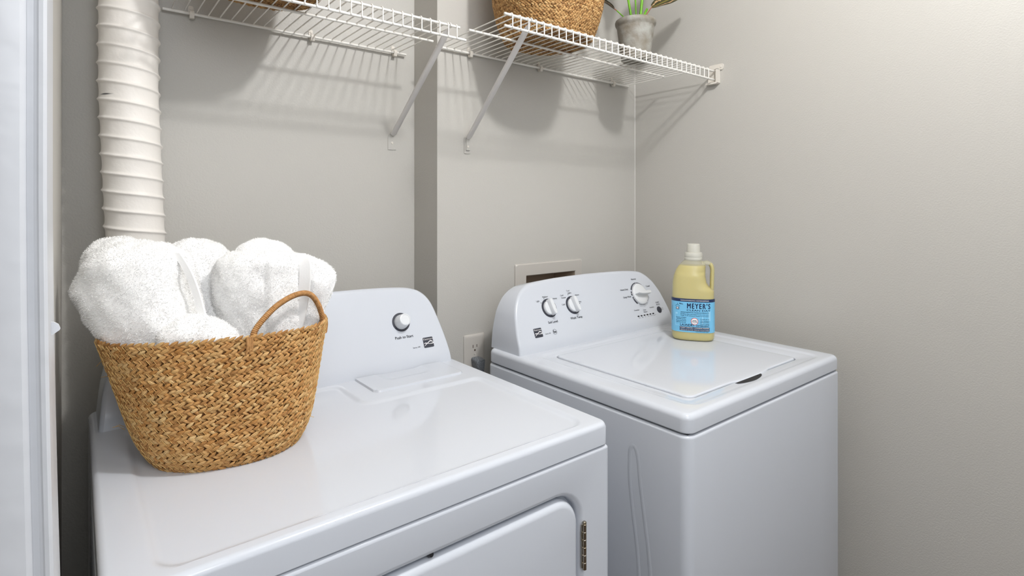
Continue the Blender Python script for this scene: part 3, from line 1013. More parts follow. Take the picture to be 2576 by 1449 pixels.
# plug in the lower socket
pl = thing('power_plug', (-0.762, -0.007, 0.838), 'dark grey angled power plug in the wall outlet', 'plug')
g = G(); rings = []
for y, w, zt, zb in ((-0.0068, 0.0155, 0.8530, 0.8240), (-0.016, 0.0165, 0.8540, 0.8140), (-0.030, 0.0165, 0.8530, 0.8040), (-0.038, 0.0155, 0.8515, 0.8000), (-0.0405, 0.013, 0.8490, 0.8010)):
    cx = -0.762
    ring = []
    for x, z in rrect(cx-w, cx+w, zb, zt, 0.008, 5, 3):
        k = (z - zb)/(zt - zb)
        ring.append((cx + (x-cx)*(0.62 + 0.38*k), y, z))
    rings.append(ring)
g.loft(rings, True, True, True)
obj('plug_body', g, 'plug', pl, smooth=40)
g = G(); g.tube([(-0.762, -0.030, 0.806), (-0.762, -0.030, 0.78), (-0.764, -0.026, 0.70), (-0.768, -0.02, 0.5), (-0.768, -0.02, 0.3)], 0.0042, 10)
obj('cord', g, 'plugtop', pl, smooth=60)

# ------------------------------------------------------------------ woven baskets
def weave(g, thread, center, rows, seed, step, tilt=36, size=(0.0175, 0.0062, 0.0036), inner=None):
    """rows: list of (z, ax, by, rot) ; every row is a plait of leaning straws"""
    rnd = random.Random(seed)
    nrow = len(rows)
    # unit straw: five rings of six
    prof = [(-1, 0.05), (-0.6, 0.75), (0, 1.0), (0.6, 0.75), (1, 0.05)]
    NS = 6
    V, F = [], []
    for ri, (z, a, b, rot, zr, sx, sy) in enumerate(rows):
        N = 720
        th = np.linspace(0, 2*PI, N, endpoint=False)
        ct, st = np.cos(th), np.sin(th)
        ex = 2/2.3
        px = np.sign(ct)*np.abs(ct)**ex*a; py = np.sign(st)*np.abs(st)**ex*b
        X = center[0] + sx + px*math.cos(rot) - py*math.sin(rot); Y = center[1] + sy + px*math.sin(rot) + py*math.cos(rot)
        seglen = np.hypot(np.roll(X, -1)-X, np.roll(Y, -1)-Y)
        cum = np.concatenate([[0], np.cumsum(seglen)]); L = cum[-1]
        n = int(L/step)
        off = rnd.random()*step
        nz = rows[min(ri+1, nrow-1)]; pz = rows[max(ri-1, 0)]
        slope = ((nz[1]-pz[1]) / max(1e-6, nz[0]-pz[0])) if nz[0] != pz[0] else 0
        rowh = math.hypot(nz[0]-pz[0], nz[1]-pz[1])/(2 if 0 < ri < nrow-1 else 1)
        for i in range(n):
            for half in (0, 1):
                s = (off + (i + 0.5*half)*L/n + rnd.uniform(-0.12, 0.12)*step) % L
                k = int(np.searchsorted(cum, s))-1
                k = max(0, min(N-1, k))
                t = (s-cum[k])/max(1e-9, seglen[k]); k2 = (k+1) % N
                p = Vector((X[k]*(1-t)+X[k2]*t, Y[k]*(1-t)+Y[k2]*t, 0))
                p.z = z + zr(th[k])
                T = Vector((X[k2]-X[k], Y[k2]-Y[k], 0)).normalized()
                Nn = Vector((T.y, -T.x, 0))
                up = (Vector((0, 0, 1)) + Nn*slope).normalized()
                Nn = T.cross(up).normalized()
                ang = R(tilt + rnd.uniform(-9, 9)) * (1 if half else -1)
                D = T*math.cos(ang) + up*math.sin(ang)
                Wd = up*math.cos(ang) - T*math.sin(ang)
                c = p + up*(rowh*(0.22 if half else -0.22)) + Nn*(rnd.uniform(-0.0006, 0.0010))
                l = size[0]/2*rnd.uniform(0.85, 1.15); w = size[1]/2*rnd.uniform(0.8, 1.2); h = size[2]/2*rnd.uniform(0.85, 1.25)
                # every straw dives under its neighbour at the tail
                base = len(V)
                for q, e in prof:
                    cc = c + D*(q*l) + Nn*(0.0012*(1-q*q) - 0.0010*q*(1 if half else -1)*0)
                    for m_ in range(NS):
                        aa = 2*PI*m_/NS
                        V.append(cc + Wd*(w*e*math.cos(aa)) + Nn*(h*e*math.sin(aa)))
                for r_ in range(len(prof)-1):
                    for m_ in range(NS):
                        m2 = (m_+1) % NS
                        F.append((base+r_*NS+m_, base+r_*NS+m2, base+(r_+1)*NS+m2, base+(r_+1)*NS+m_))
                if thread is not None and half and rnd.random() < 0.75:
                    q0 = p + up*(-rowh*0.62) - T*0.003 + Nn*0.0034
                    q1 = p + up*(rowh*0.18) + T*0.0015 + Nn*0.0040
                    q2 = p + up*(-rowh*0.62) + T*0.0060 + Nn*0.0034
                    thread.tube([q0, q1, q2], 0.00046, 3, False)
    g.add(V, F)

def wall_core(center, rows, inset, base_z):  # solid dark shell added behind the straws to block light
    g = G(); out, inn = [], []
    N = 72
    def ring(z, a, b, rot, zr, sx, sy, d):
        r = []
        for k in range(N):
            t = 2*PI*k/N; ct, st = math.cos(t), math.sin(t); ex = 2/2.3
            x = math.copysign(abs(ct)**ex, ct)*(a-d); y = math.copysign(abs(st)**ex, st)*(b-d)
            r.append((center[0]+sx+x*math.cos(rot)-y*math.sin(rot), center[1]+sy+x*math.sin(rot)+y*math.cos(rot), z+zr(t)))
        return r
    rings = [ring(base_z+0.001, rows[0][1]*0.85, rows[0][2]*0.85, rows[0][3], lambda t: 0, rows[0][5], rows[0][6], inset)]
    rings += [ring(*r, inset) for r in rows]
    rings += [ring(*r, inset+0.004) for r in rows[::-1]]
    rings += [ring(base_z+0.005, rows[0][1]*0.85, rows[0][2]*0.85, rows[0][3], lambda t: 0, rows[0][5], rows[0][6], inset+0.004)]
    g.loft(rings, True, True, True)
    return g

# -- the towel basket on the dryer
BC = (-1.5171, -0.3518)
BZ = DZ - 0.0042
ROT = R(-10.7)
def rimlift(k):
    return lambda t: 0.0
rows = []
NR = 20
for i in range(NR):
    u = i/(NR-1)
    fl = 1 - 0.12*(1-u)**7.8
    a = (0.1243 + 0.0411*u**1.136)*fl; b = (0.1180 - 0.0094*u**1.136)*fl
    rows.append((BZ + 0.0050 + 0.1845*u, a, b, ROT, rimlift(u), 0.0111*(1-u), -0.0117*(1-u)))
bk = thing('towel_basket', (BC[0], BC[1], BZ), 'oval tan woven basket full of white towels on the dryer', 'basket')
g = wall_core(BC, rows, 0.0022, BZ)
obj('inner_shell', g, 'core', bk, smooth=50)
g, th = G(), G()
weave(g, th, BC, rows, 11, 0.0094, tilt=31, size=(0.0158, 0.0062, 0.0042))
set_fiber(obj('woven_wall', g, 'grass1', bk, smooth=70), len(g.v))
obj('stitching', th, 'thread', bk, smooth=None)
def rope_handle(parent, ctrl, n=480):
    g = G(); rings = []; seg = 12
    pts = vspl(ctrl, n)
    L = 0; u = None
    for i, p in enumerate(pts):
        t = (pts[min(i+1, n)]-pts[max(i-1, 0)]).normalized()
        if u is None: u = t.cross(Vector((0.3, 0.8, 0.1))).normalized()
        u = (u - t*u.dot(t)).normalized(); w = t.cross(u)
        if i: L += (p-pts[i-1]).length
        ring = []
        for k in range(seg):
            a = 2*PI*k/seg
            ph = (L/0.0030 + 0.35*math.sin(a)) % 1
            ring.append(p + (u*math.cos(a)+w*math.sin(a))*(0.0037 + 0.0013*math.sin(PI*ph)))
        rings.append(ring)
    g.loft(rings, True, True, True)
    return obj('handle', g, 'rope', parent, smooth=60, label='rope-wrapped arched handle')
rope_handle(bk, [(-1.5005, -0.4655, 1.0860), (-1.4948, -0.4625, 1.1042), (-1.4870, -0.4561, 1.1178), (-1.4687, -0.4466, 1.1345), (-1.4489, -0.4362, 1.1474),
                 (-1.4228, -0.4225, 1.1566), (-1.3991, -0.4101, 1.1581), (-1.3826, -0.4014, 1.1505), (-1.3698, -0.3947, 1.1335), (-1.3620, -0.3906, 1.1142),
                 (-1.3593, -0.3890, 1.1029), (-1.3580, -0.3880, 1.0900)])
# plaited tabs where the rope is tied on
for (x, y, z), (dx, dy) in (((-1.5000, -0.4690, 1.0960), (0.9, 0.25)), ((-1.3535, -0.3900, 1.0940), (0.45, 0.9))):
    g = G()
    for k in (-1, 0, 1):
        g.tube([(x+dx*0.0042*k, y+dy*0.0042*k, z+0.012), (x+dx*0.0030*k+0.0005, y+dy*0.0030*k, z), (x+dx*0.0052*k, y+dy*0.0052*k, z-0.014)], [0.0022, 0.0026, 0.0012], 8)
    obj('handle_tie', g, 'rope', bk, smooth=60)
# a few loose straw ends
g = G()
rnd = random.Random(5)
for p in ((R(176), 0.045), (R(178), 0.042), (R(174), 0.12), (R(5), 0.06), (R(-20), 0.03), (R(170), 0.155)):
    u = p[1]/0.19
    a = 0.1243+0.0411*u; b = 0.1180-0.0094*u
    x, y = math.cos(p[0])*a, math.sin(p[0])*b
    q = Vector((BC[0]+x*math.cos(ROT)-y*math.sin(ROT), BC[1]+x*math.sin(ROT)+y*math.cos(ROT), BZ+p[1]))
    o_ = (q - Vector((BC[0], BC[1], q.z))).normalized()
    e = q + o_*rnd.uniform(0.010, 0.018) + Vector((0, -0.006, rnd.uniform(-0.014, 0.010)))
    g.tube([q, (q+e)/2 + Vector((0, 0, 0.004)), e], 0.0004, 4)
obj('loose_straw', g, 'thread', bk, smooth=None)

# -- basket on the right shelf
def round_basket(label, c, r0, r1, hgt, seed, zb, rx=1.0):
    t = thing('shelf_basket', (c[0], c[1], zb), label, 'basket', 'woven baskets on the wire shelves')
    rows = []
    n = int(hgt/0.0086)
    for i in range(n):
        u = i/(n-1); z = zb + 0.006 + (hgt-0.006)*u
        rr = r0 + (r1-r0)*(1-(1-min(1, u*1.5))**2.2)
        rows.append((z, rr*rx, rr, 0.0, lambda t: 0, 0, 0))
    obj('inner_shell', wall_core(c, rows, 0.0022, zb), 'core', t, smooth=50)
    g = G()
    weave(g, None, c, rows, seed, 0.0088, tilt=30, size=(0.0134, 0.0074, 0.0056))
    set_fiber(obj('woven_wall', g, 'grass2', t, smooth=70), len(g.v))
    # plaited bottom seen through the wires
    nb = int(r0*0.96/0.0086)
    rb = [(zb + 0.0034 + 1e-4*k, (r0*0.97 - 0.0086*(nb-1-k))*rx, r0*0.97 - 0.0086*(nb-1-k), 0.0, lambda t: 0, 0, 0) for k in range(nb)]
    g = G()
    weave(g, None, c, rb, seed+50, 0.0088, tilt=30, size=(0.0134, 0.0074, 0.0056))
    set_fiber(obj('woven_bottom', g, 'grass2', t, smooth=70), len(g.v))
    return t
round_basket('large round woven basket on the shelf beside the potted plant', (-0.648, -0.208), 0.118, 0.152, 0.25, 3, SH+0.0022)
round_basket('brown woven basket mostly out of view on the shelf near the duct', (-1.385, -0.108), 0.112, 0.150, 0.25, 4, SH+0.0022)

# ------------------------------------------------------------------ towels
def hash3(p):
    return (math.sin(p[0]*127.1+p[1]*311.7+p[2]*74.7)*43758.5453) % 1.0
def lump(x, y, z, s):
    return math.sin(x*s+1.3)*math.sin(y*s*1.1+0.7)*math.sin(z*s*0.9+2.1)

def towel_lobe(g, path, radii, rot, seam=None, seam_depth=0.010, seed=0, blunt=4.0, cap_h=0.05, NT=96, NZ=46):
    """a rolled lobe: an upright oval column along path with a soft folded-over top"""
    P = [Vector(p) for p in path]
    zs = [p.z for p in P]
    ztop = zs[-1]
    rings = []
    for i in range(NZ+1):
        w = i/NZ
        # dense near the top
        t = 1-(1-w)**1.6
        z = zs[0] + (ztop-zs[0])*t
        cx = interp(z, zs, [p.x for p in P]); cy = interp(z, zs, [p.y for p in P])
        a = interp(z, zs, [r[0] for r in radii]); b = interp(z, zs, [r[1] for r in radii])
        k = max(0.0, (z-(ztop-cap_h))/cap_h)
        sc = (1-min(1, k)**blunt)**(1/2.2) if k < 1 else 0.0
        sc = max(sc, 0.004)
        ring = []
        for j in range(NT):
            th = 2*PI*j/NT
            ct, st = math.cos(th), math.sin(th); ex = 2/2.5
            r = 1.0
            if seam is not None:
                ph = ((th-seam)/(2*PI)) % 1.0
                r += (seam_depth/a)*(1-ph)*1.0 - (seam_depth/a)*0.5
            x = math.copysign(abs(ct)**ex, ct)*a*r*sc; y = math.copysign(abs(st)**ex, st)*b*r*sc
            X = cx + x*math.cos(rot)-y*math.sin(rot); Y = cy + x*math.sin(rot)+y*math.cos(rot)
            d = 0.0042*lump(X+seed, Y, z, 44) + 0.0026*lump(X, Y+seed, z, 120) + 0.0008*lump(X+seed, Y, z, 330)
            n = Vector((X-cx, Y-cy, 0))
            n = n.normalized() if n.length > 1e-5 else Vector((0, 0, 1))
            ring.append(Vector((X, Y, z)) + n*d*min(1, sc*2) + Vector((0, 0, d*0.8*min(1, k*2))))
        rings.append(ring)
    g.loft(rings, True, True, True)

def tufts(g, count, seed, length=0.0027):
    """short terry loops standing off the pile"""
    rnd = np.random.default_rng(seed)
    V = np.array(g.v); T = []
    for f in g.f:
        if len(f) == 4: T += [(f[0], f[1], f[2]), (f[0], f[2], f[3])]
    T = np.array(T)
    A, B, C = V[T[:, 0]], V[T[:, 1]], V[T[:, 2]]
    N = np.cross(B-A, C-A); ar = np.linalg.norm(N, axis=1)
    ok = ar > 1e-12
    A, B, C, N, ar = A[ok], B[ok], C[ok], N[ok], ar[ok]
    idx = rnd.choice(len(ar), count, p=ar/ar.sum())
    u = rnd.random((count, 1)); v = rnd.random((count, 1))
    sw = (u+v) > 1
    u = np.where(sw, 1-u, u); v = np.where(sw, 1-v, v)
    P = A[idx] + (B-A)[idx]*u + (C-A)[idx]*v
    n = N[idx]/ar[idx][:, None]
    d = n + rnd.normal(0, 0.55, (count, 3)); d /= np.linalg.norm(d, axis=1)[:, None]
    s = np.cross(d, rnd.normal(0, 1, (count, 3))); s /= np.linalg.norm(s, axis=1)[:, None]
    ln = length*rnd.uniform(0.6, 1.25, (count, 1)); wd = 0.00030
    side = np.cross(s, d)
    m1 = P + d*ln*0.55 + side*ln*0.10
    tip = P + d*ln + side*ln*0.45
    out = np.stack([P-s*wd, P+s*wd, m1+s*wd, m1-s*wd, tip], axis=1).reshape(-1, 3)
    base = len(g.v)
    g.v += [tuple(p) for p in out]
    for i in range(count):
        k = base+5*i
        g.f.append((k, k+1, k+2, k+3)); g.f.append((k+3, k+2, k+4))
    g.mi += [0]*(2*count)

CR = R(-38.5)      # the rolls sit roughly square to the basket's long side
def strip(g, pts, width_vec, thick, seg=1):
    """soft flat band following pts"""
    rings = []
    for i, (p, wv) in enumerate(zip(pts, width_vec)):
        p = Vector(p); wv = Vector(wv)
        t = (Vector(pts[min(i+1, len(pts)-1)])-Vector(pts[max(i-1, 0)])).normalized()
        n = wv.cross(t).normalized()*thick
        rings.append([p-wv+n*0.0, p-wv*0.92+n, p+n*1.2, p+wv*0.92+n, p+wv, p+wv*0.92-n, p-n, p-wv*0.92-n])
    g.loft(rings, True, True, True)

FZ = BZ + 0.010
# A: big roll at the left front, with its under-fold and the fold behind
TR = R(-24)
g = G()
towel_lobe(g, [(-1.558, -0.365, FZ), (-1.580, -0.358, 1.02), (-1.6070, -0.3450, 1.0980), (-1.6210, -0.3340, 1.1340), (-1.6330, -0.3230, 1.1780), (-1.6300, -0.3250, 1.2200), (-1.6280, -0.3250, 1.2500)],
           [(0.045, 0.040), (0.056, 0.046), (0.0690, 0.0540), (0.0760, 0.0600), (0.0790, 0.0630), (0.0690, 0.0600), (0.0620, 0.0560)], TR, seam=R(5), seam_depth=0.012, seed=1.0, blunt=3.0, cap_h=0.040)
towel_lobe(g, [(-1.585, -0.330, FZ), (-1.600, -0.315, 1.04), (-1.6300, -0.295, 1.10), (-1.6530, -0.272, 1.17), (-1.6540, -0.268, 1.21), (-1.6520, -0.268, 1.2580)],
           [(0.030, 0.030), (0.036, 0.036), (0.042, 0.040), (0.046, 0.044), (0.047, 0.046), (0.043, 0.042)], TR, seed=4.0, blunt=2.6, cap_h=0.05, NT=72, NZ=36)
towel_lobe(g, [(-1.545, -0.400, FZ), (-1.550, -0.405, 1.04), (-1.5600, -0.410, 1.0900), (-1.5640, -0.408, 1.1150), (-1.5660, -0.404, 1.1400)],
           [(0.036, 0.022), (0.046, 0.026), (0.056, 0.030), (0.054, 0.029), (0.046, 0.026)], TR, seed=9.0, blunt=2.4, cap_h=0.042, NT=72, NZ=36)
tufts(g, 120000, 1)
tA = obj('rolled_towel', g, 'terry', origin=(-1.58, -0.34, FZ), smooth=60)
setprops(tA, 'big white rolled towel leaning left at the front of the basket', 'towel', 'rolled white towels in the basket')
# C: roll at the right, its fold behind and the loose flap at the corner
g = G()
towel_lobe(g, [(-1.462, -0.352, FZ), (-1.452, -0.342, 1.03), (-1.4430, -0.3300, 1.075), (-1.4490, -0.3220, 1.1400), (-1.4500, -0.3215, 1.1750), (-1.4485, -0.3225, 1.2050), (-1.4475, -0.3225, 1.2290)],
           [(0.042, 0.040), (0.050, 0.046), (0.062, 0.052), (0.0760, 0.0580), (0.0770, 0.0580), (0.0740, 0.0570), (0.0700, 0.0550)], TR, seam=R(-75), seam_depth=0.008, seed=2.0, blunt=3.4, cap_h=0.030)
towel_lobe(g, [(-1.450, -0.320, FZ), (-1.440, -0.305, 1.05), (-1.4360, -0.2880, 1.13), (-1.4345, -0.2880, 1.20), (-1.4345, -0.2890, 1.2480)],
           [(0.034, 0.030), (0.042, 0.034), (0.052, 0.042), (0.054, 0.044), (0.046, 0.040)], TR, seed=6.0, blunt=2.8, cap_h=0.045, NT=72, NZ=36)
towel_lobe(g, [(-1.405, -0.368, 1.02), (-1.3800, -0.362, 1.085), (-1.3680, -0.3600, 1.140), (-1.3620, -0.3620, 1.172), (-1.3660, -0.3590, 1.195), (-1.3740, -0.3540, 1.2180)],
           [(0.018, 0.014), (0.022, 0.016), (0.030, 0.015), (0.033, 0.015), (0.029, 0.014), (0.022, 0.012)], TR, seed=8.0, blunt=2.3, cap_h=0.045, NT=60, NZ=34)
tufts(g, 95000, 2)
tC = obj('rolled_towel', g, 'terry', origin=(-1.456, -0.345, FZ), smooth=60)
setprops(tC, 'white rolled towel beside the basket handle, with a flat woven border', 'towel', 'rolled white towels in the basket')
# B: roll behind, in the middle
g = G()
towel_lobe(g, [(-1.512, -0.318, FZ), (-1.520, -0.302, 1.04), (-1.5360, -0.2780, 1.10), (-1.5330, -0.2420, 1.17), (-1.5300, -0.2250, 1.2470)],
           [(0.036, 0.034), (0.042, 0.036), (0.0500, 0.040), (0.0560, 0.046), (0.0530, 0.044)], TR, seam=R(170), seam_depth=0.008, seed=3.0, blunt=2.8, cap_h=0.050)
tufts(g, 42000, 3)
tB = obj('rolled_towel', g, 'terry', origin=(-1.515, -0.30, FZ), smooth=60)
setprops(tB, 'white rolled towel standing in the gap between the two larger rolls', 'towel', 'rolled white towels in the basket')
# woven borders
cl = Vector((0.782, -0.623, 0))
g = G()
pa = vspl([(-1.5830, -0.3640, 1.2340), (-1.5700, -0.3780, 1.2070), (-1.5600, -0.3890, 1.1740), (-1.5540, -0.3990, 1.1440), (-1.5500, -0.4060, 1.1200), (-1.5460, -0.409, 1.07)])
strip(g, pa, [cl*0.0060]*len(pa), 0.0022)
obj('woven_border', g, 'hem', tA, smooth=60, label='flat woven border')
g = G()
pc = vspl([(-1.3930, -0.3700, 1.2230), (-1.3900, -0.3820, 1.2100), (-1.3900, -0.3870, 1.1850), (-1.3920, -0.3860, 1.1550), (-1.3980, -0.3830, 1.1142), (-1.4080, -0.380, 1.07)])
strip(g, pc, [cl*0.0105]*len(pc), 0.0020)
obj('woven_border', g, 'hem', tC, smooth=60, label='flat woven border')
g = G()
pd = vspl([(-1.3370, -0.3780, 1.1790), (-1.3375, -0.3800, 1.1660), (-1.3450, -0.3790, 1.1500), (-1.3590, -0.3740, 1.1260), (-1.3720, -0.3720, 1.1020)])
strip(g, pd, [Vector((0.55, -0.25, -0.6))*0.0055]*len(pd), 0.0018)
obj('selvedge', g, 'hem', tC, smooth=60, label='thin turned edge of the loose corner')

# ------------------------------------------------------------------ potted plant
PC = Vector((-0.298, -0.242, 0)); PZ = SH + 0.0022
pt = thing('potted_plant', (PC.x, PC.y, PZ), 'potted plant with green stems and dark striped leaves on the shelf', 'plant')
fr0 = (Vector((PC.x, PC.y, PZ)), Vector((1,0,0)), Vector((0,1,0)), Vector((0,0,1)))
g = G()
g.lathe([(0.0420, 0.0), (0.0450, 0.003), (0.0500, 0.040), (0.0560, 0.085), (0.0590, 0.106), (0.0600, 0.110), (0.0625, 0.113), (0.0645, 0.118), (0.0650, 0.124), (0.0635, 0.129), (0.0605, 0.131), (0.0570, 0.129), (0.0550, 0.120), (0.053, 0.112)], fr0, 56, True, False)
obj('pot', g, 'pot', pt, smooth=35)
obj('soil', G().lathe([(0.054, 0.112), (0.03, 0.117), (0.004, 0.118)], fr0, 32, False, True), 'soil', pt)
def leaf(parent, base, tip, width, nrm, seed):
    base, tip, nrm = Vector(base), Vector(tip), Vector(nrm)
    d = tip-base; L = d.length; d.normalize()
    s = d.cross(nrm).normalized(); nrm = s.cross(d).normalized()
    g = G(); NL, NW = 28, 16
    v = []
    for i in range(NL+1):
        t = i/NL
        w = width*(math.sin(PI*min(1, t*0.93+0.035))**0.75)*(1-0.25*t) if 0 < t < 1 else 0.0006
        for j in range(NW+1):
            q = 2*j/NW-1
            p = base + d*(L*t) + s*(w*q) + nrm*(0.25*w*abs(q)**1.4 - 0.05*L*(t-0.3)**2 + 0.0012*math.sin(14*t)*abs(q))
            v.append(p)
    for i in range(NL):
        for j in range(NW):
            q = abs(2*(j+0.5)/NW-1)
            wob = 0.06*math.sin(i*1.3+seed)
            g.cur = 2 if q < 0.10 else (1 if 0.48+wob < q < 0.66+wob else (2 if 0.70 < q < 0.80 else 0))
            a = i*(NW+1)+j
            g.f.append((a, a+1, a+NW+2, a+NW+1)); g.mi.append(g.cur)
    g.v = [tuple(p) for p in v]
    me = obj('leaf', g, ['leaf', 'leafb', 'leafg'], parent, smooth=60)
    md = me.modifiers.new('thickness', 'SOLIDIFY'); md.thickness = 0.0008
    return me
def stem(parent, pts, r0, r1, m='stem'):
    q = vspl(pts, 14)
    g = G(); g.tube(q, [r0+(r1-r0)*i/14 for i in range(15)], 8)
    return obj('stem', g, m, parent, smooth=60)
S = PZ + 0.113
zt = lambda x, y, z: (PC.x+x, PC.y+y, z)
# low leaf leaning left and its thin stem
stem(pt, [zt(-0.020, 0.006, S), zt(-0.036, 0.010, 1.906), zt(-0.050, 0.016, 1.918), zt(-0.066, 0.022, 1.930)], 0.0021, 0.0017)
stem(pt, [zt(-0.066, 0.022, 1.930), zt(-0.074, 0.025, 1.935)], 0.0017, 0.0015, 'petiole')
leaf(pt, zt(-0.073, 0.025, 1.934), zt(-0.170, 0.070, 1.992), 0.026, (0.35, -0.45, 0.8), 1)
# right leaf
stem(pt, [zt(0.018, -0.006, S), zt(0.030, -0.010, 1.925), zt(0.044, -0.012, 1.950)], 0.0040, 0.0036)
stem(pt, [zt(0.030, -0.012, 1.918), zt(0.052, -0.016, 1.948), zt(0.060, -0.018, 1.958)], 0.0018, 0.0016, 'petiole')
leaf(pt, zt(0.059, -0.018, 1.956), zt(0.200, -0.075, 2.035), 0.034, (-0.35, -0.6, 0.75), 2)
# upright stems carrying leaves above
for (x0, y0, x1, y1, zt_, r, tip, nn, sd) in ((-0.020, -0.004, -0.052, 0.000, 2.02, 0.0042, (-0.13, 0.02, 2.16), (0.5, -0.6, 0.3), 3), (-0.009, -0.010, -0.024, -0.016, 2.05, 0.0026, (-0.05, -0.09, 2.20), (0.1, -0.8, 0.4), 4),
                                              (-0.001, -0.004, -0.004, 0.002, 2.06, 0.0026, (0.03, 0.10, 2.21), (-0.2, -0.8, 0.3), 5), (0.008, -0.010, 0.022, -0.016, 2.03, 0.0050, (0.11, -0.04, 2.17), (-0.5, -0.6, 0.3), 6)):
    stem(pt, [zt(x0, y0, S), zt((x0+x1)/2*0.98, (y0+y1)/2, (S+zt_)/2), zt(x1, y1, zt_)], r, r*0.8)
    leaf(pt, zt(x1, y1, zt_), zt(tip[0], tip[1], tip[2]), 0.036, nn, sd)

# ------------------------------------------------------------------ detergent bottle
BO = Vector((-0.247, -0.418, LZ + 0.0004))
bn = Vector((-0.836, -0.548, 0)).normalized(); bu = Vector((0.548, -0.836, 0)).normalized(); bz = Vector((0, 0, 1))
bt = thing('detergent_bottle', BO, 'yellow laundry detergent bottle with a blue label on the washer lid', 'bottle')
HL = [0, 0.002, 0.006, 0.012, 0.024, 0.127, 0.155, 0.170, 0.190, 0.206, 0.218, 0.229, 0.236, 0.2385]
UL = [-0.0520, -0.0575, -0.0605, -0.0615, -0.0618, -0.0612, -0.0605, -0.0600, -0.0563, -0.0510, -0.0436, -0.0340, -0.0255, -0.0225]
HR = [0, 0.002, 0.006, 0.012, 0.024, 0.127, 0.148, 0.158, 0.170, 0.190, 0.210, 0.222, 0.229, 0.236, 0.2385]
UR = [0.0520, 0.0575, 0.0605, 0.0615, 0.0618, 0.0612, 0.0606, 0.0480, 0.0400, 0.0365, 0.0370, 0.0375, 0.0350, 0.0265, 0.0240]
HB = [0, 0.002, 0.006, 0.012, 0.024, 0.150, 0.190, 0.218, 0.230, 0.2385]
UB = [0.0330, 0.0375, 0.0400, 0.0410, 0.0412, 0.0410, 0.0385, 0.0310, 0.0255, 0.0225]
def sect(h, grow=0.0, N=72, p=2.9):
    l, r, b = interp(h, HL, UL)-grow, interp(h, HR, UR)+grow, interp(h, HB, UB)+grow
    c = (l+r)/2; a = (r-l)/2; out = []
    e = 2/(p if h < 0.2 else 2.3)
    for k in range(N):
        t = 2*PI*k/N; ct, st = math.cos(t), math.sin(t)
        out.append((c + math.copysign(abs(ct)**e, ct)*a, math.copysign(abs(st)**e, st)*b))
    return out
def bpos(u, n, h): return BO + bu*u + bn*n + bz*h
def smooth_h(n0, n1, n): return [n0 + (n1-n0)*i/n for i in range(n+1)]
g = G()
hs = [0, 0.002, 0.006, 0.012, 0.018] + smooth_h(0.024, 0.2385, 56)
g.loft([[bpos(u, n, h) for u, n in sect(h)] for h in hs], True, True, True)
obj('bottle_body', g, 'bottle', bt, smooth=60)
g = G()
hs = [0.002, 0.006, 0.012, 0.018] + smooth_h(0.024, 0.2215, 50)
g.loft([[bpos(u, n, h) for u, n in sect(h, -0.0016)] for h in hs], True, True, True)
obj('liquid', g, 'liquid', bt, smooth=60, label='yellow liquid inside')
g = G()
hp = vspl([bpos(0.028, 0, 0.2265), bpos(0.040, 0, 0.2300), bpos(0.0505, 0, 0.2250), bpos(0.0548, 0, 0.2120), bpos(0.0546, 0, 0.190), bpos(0.0540, 0, 0.165), bpos(0.0530, 0, 0.140)], 30)
rings = []
for i, p in enumerate(hp):
    t = (hp[min(i+1, 30)]-hp[max(i-1, 0)]).normalized()
    w = bn; q = w.cross(t).normalized()
    rings.append([p + q*(0.0070*math.cos(2*PI*k/20)) + w*(0.0135*math.sin(2*PI*k/20)) for k in range(20)])
g.loft(rings, True, True, True)
obj('handle', g, 'bottle', bt, smooth=60)
g = G()
rings = []
for i, p in enumerate(hp[9:], 9):
    t = (hp[min(i+1, 30)]-hp[max(i-1, 0)]).normalized()
    w = bn; q = w.cross(t).normalized()
    rings.append([p + q*(0.0055*math.cos(2*PI*k/16)) + w*(0.0118*math.sin(2*PI*k/16)) for k in range(16)])
g.loft(rings, True, True, True)
obj('liquid', g, 'liquid', bt, smooth=60, label='yellow liquid inside the handle')
fb = (bpos(0.0015, 0, 0), bu, bn, bz)
g = G()
g.lathe([(0.0255, 0.2380), (0.0262, 0.2400), (0.0262, 0.2440), (0.0255, 0.2460), (0.0262, 0.2475), (0.0260, 0.2570), (0.0245, 0.2605), (0.0200, 0.2615)], fb, 48, True, True)
obj('collar', g, 'cap', bt, smooth=35)
g = G()
g.lathe([(0.0198, 0.2610), (0.0194, 0.2680), (0.0188, 0.2830), (0.0182, 0.2850), (0.0165, 0.2862), (0.010, 0.2866)], fb, 48, True, True)
obj('cap', g, 'cap', bt, smooth=35)
# label wrapped round the front
def front_curve(h):
    pts = [p for p in sect(h, 0.0, 360) if p[1] > -0.002]
    pts.sort(key=lambda p: -math.atan2(p[1], p[0]-(0)))
    return pts
fc = front_curve(0.075)
fx = np.array([p[0] for p in fc]); fy = np.array([p[1] for p in fc])
sl = np.concatenate([[0], np.cumsum(np.hypot(np.diff(fx), np.diff(fy)))])
s_mid = float(np.interp(0.0, fx, sl))
def wrap(s, h, lift):
    q = min(max(s + s_mid, 0), sl[-1])
    x, y = float(np.interp(q, sl, fx)), float(np.interp(q, sl, fy))
    q2 = min(q+0.0005, sl[-1]); q1 = max(q-0.0005, 0)
    tx, ty = float(np.interp(q2, sl, fx)-np.interp(q1, sl, fx)), float(np.interp(q2, sl, fy)-np.interp(q1, sl, fy))
    k = math.hypot(tx, ty) or 1
    return bpos(x - ty/k*lift, y + tx/k*lift, h)
S0, S1 = -s_mid+0.004, sl[-1]-s_mid-0.004
def label_patch(g, s0, s1, h0, h1, lift, n=1):
    m_ = max(2, int((s1-s0)/0.002))
    A = [wrap(s0+(s1-s0)*i/m_, h0, lift) for i in range(m_+1)]; B = [wrap(s0+(s1-s0)*i/m_, h1, lift) for i in range(m_+1)]
    g.loft([A, B], False)
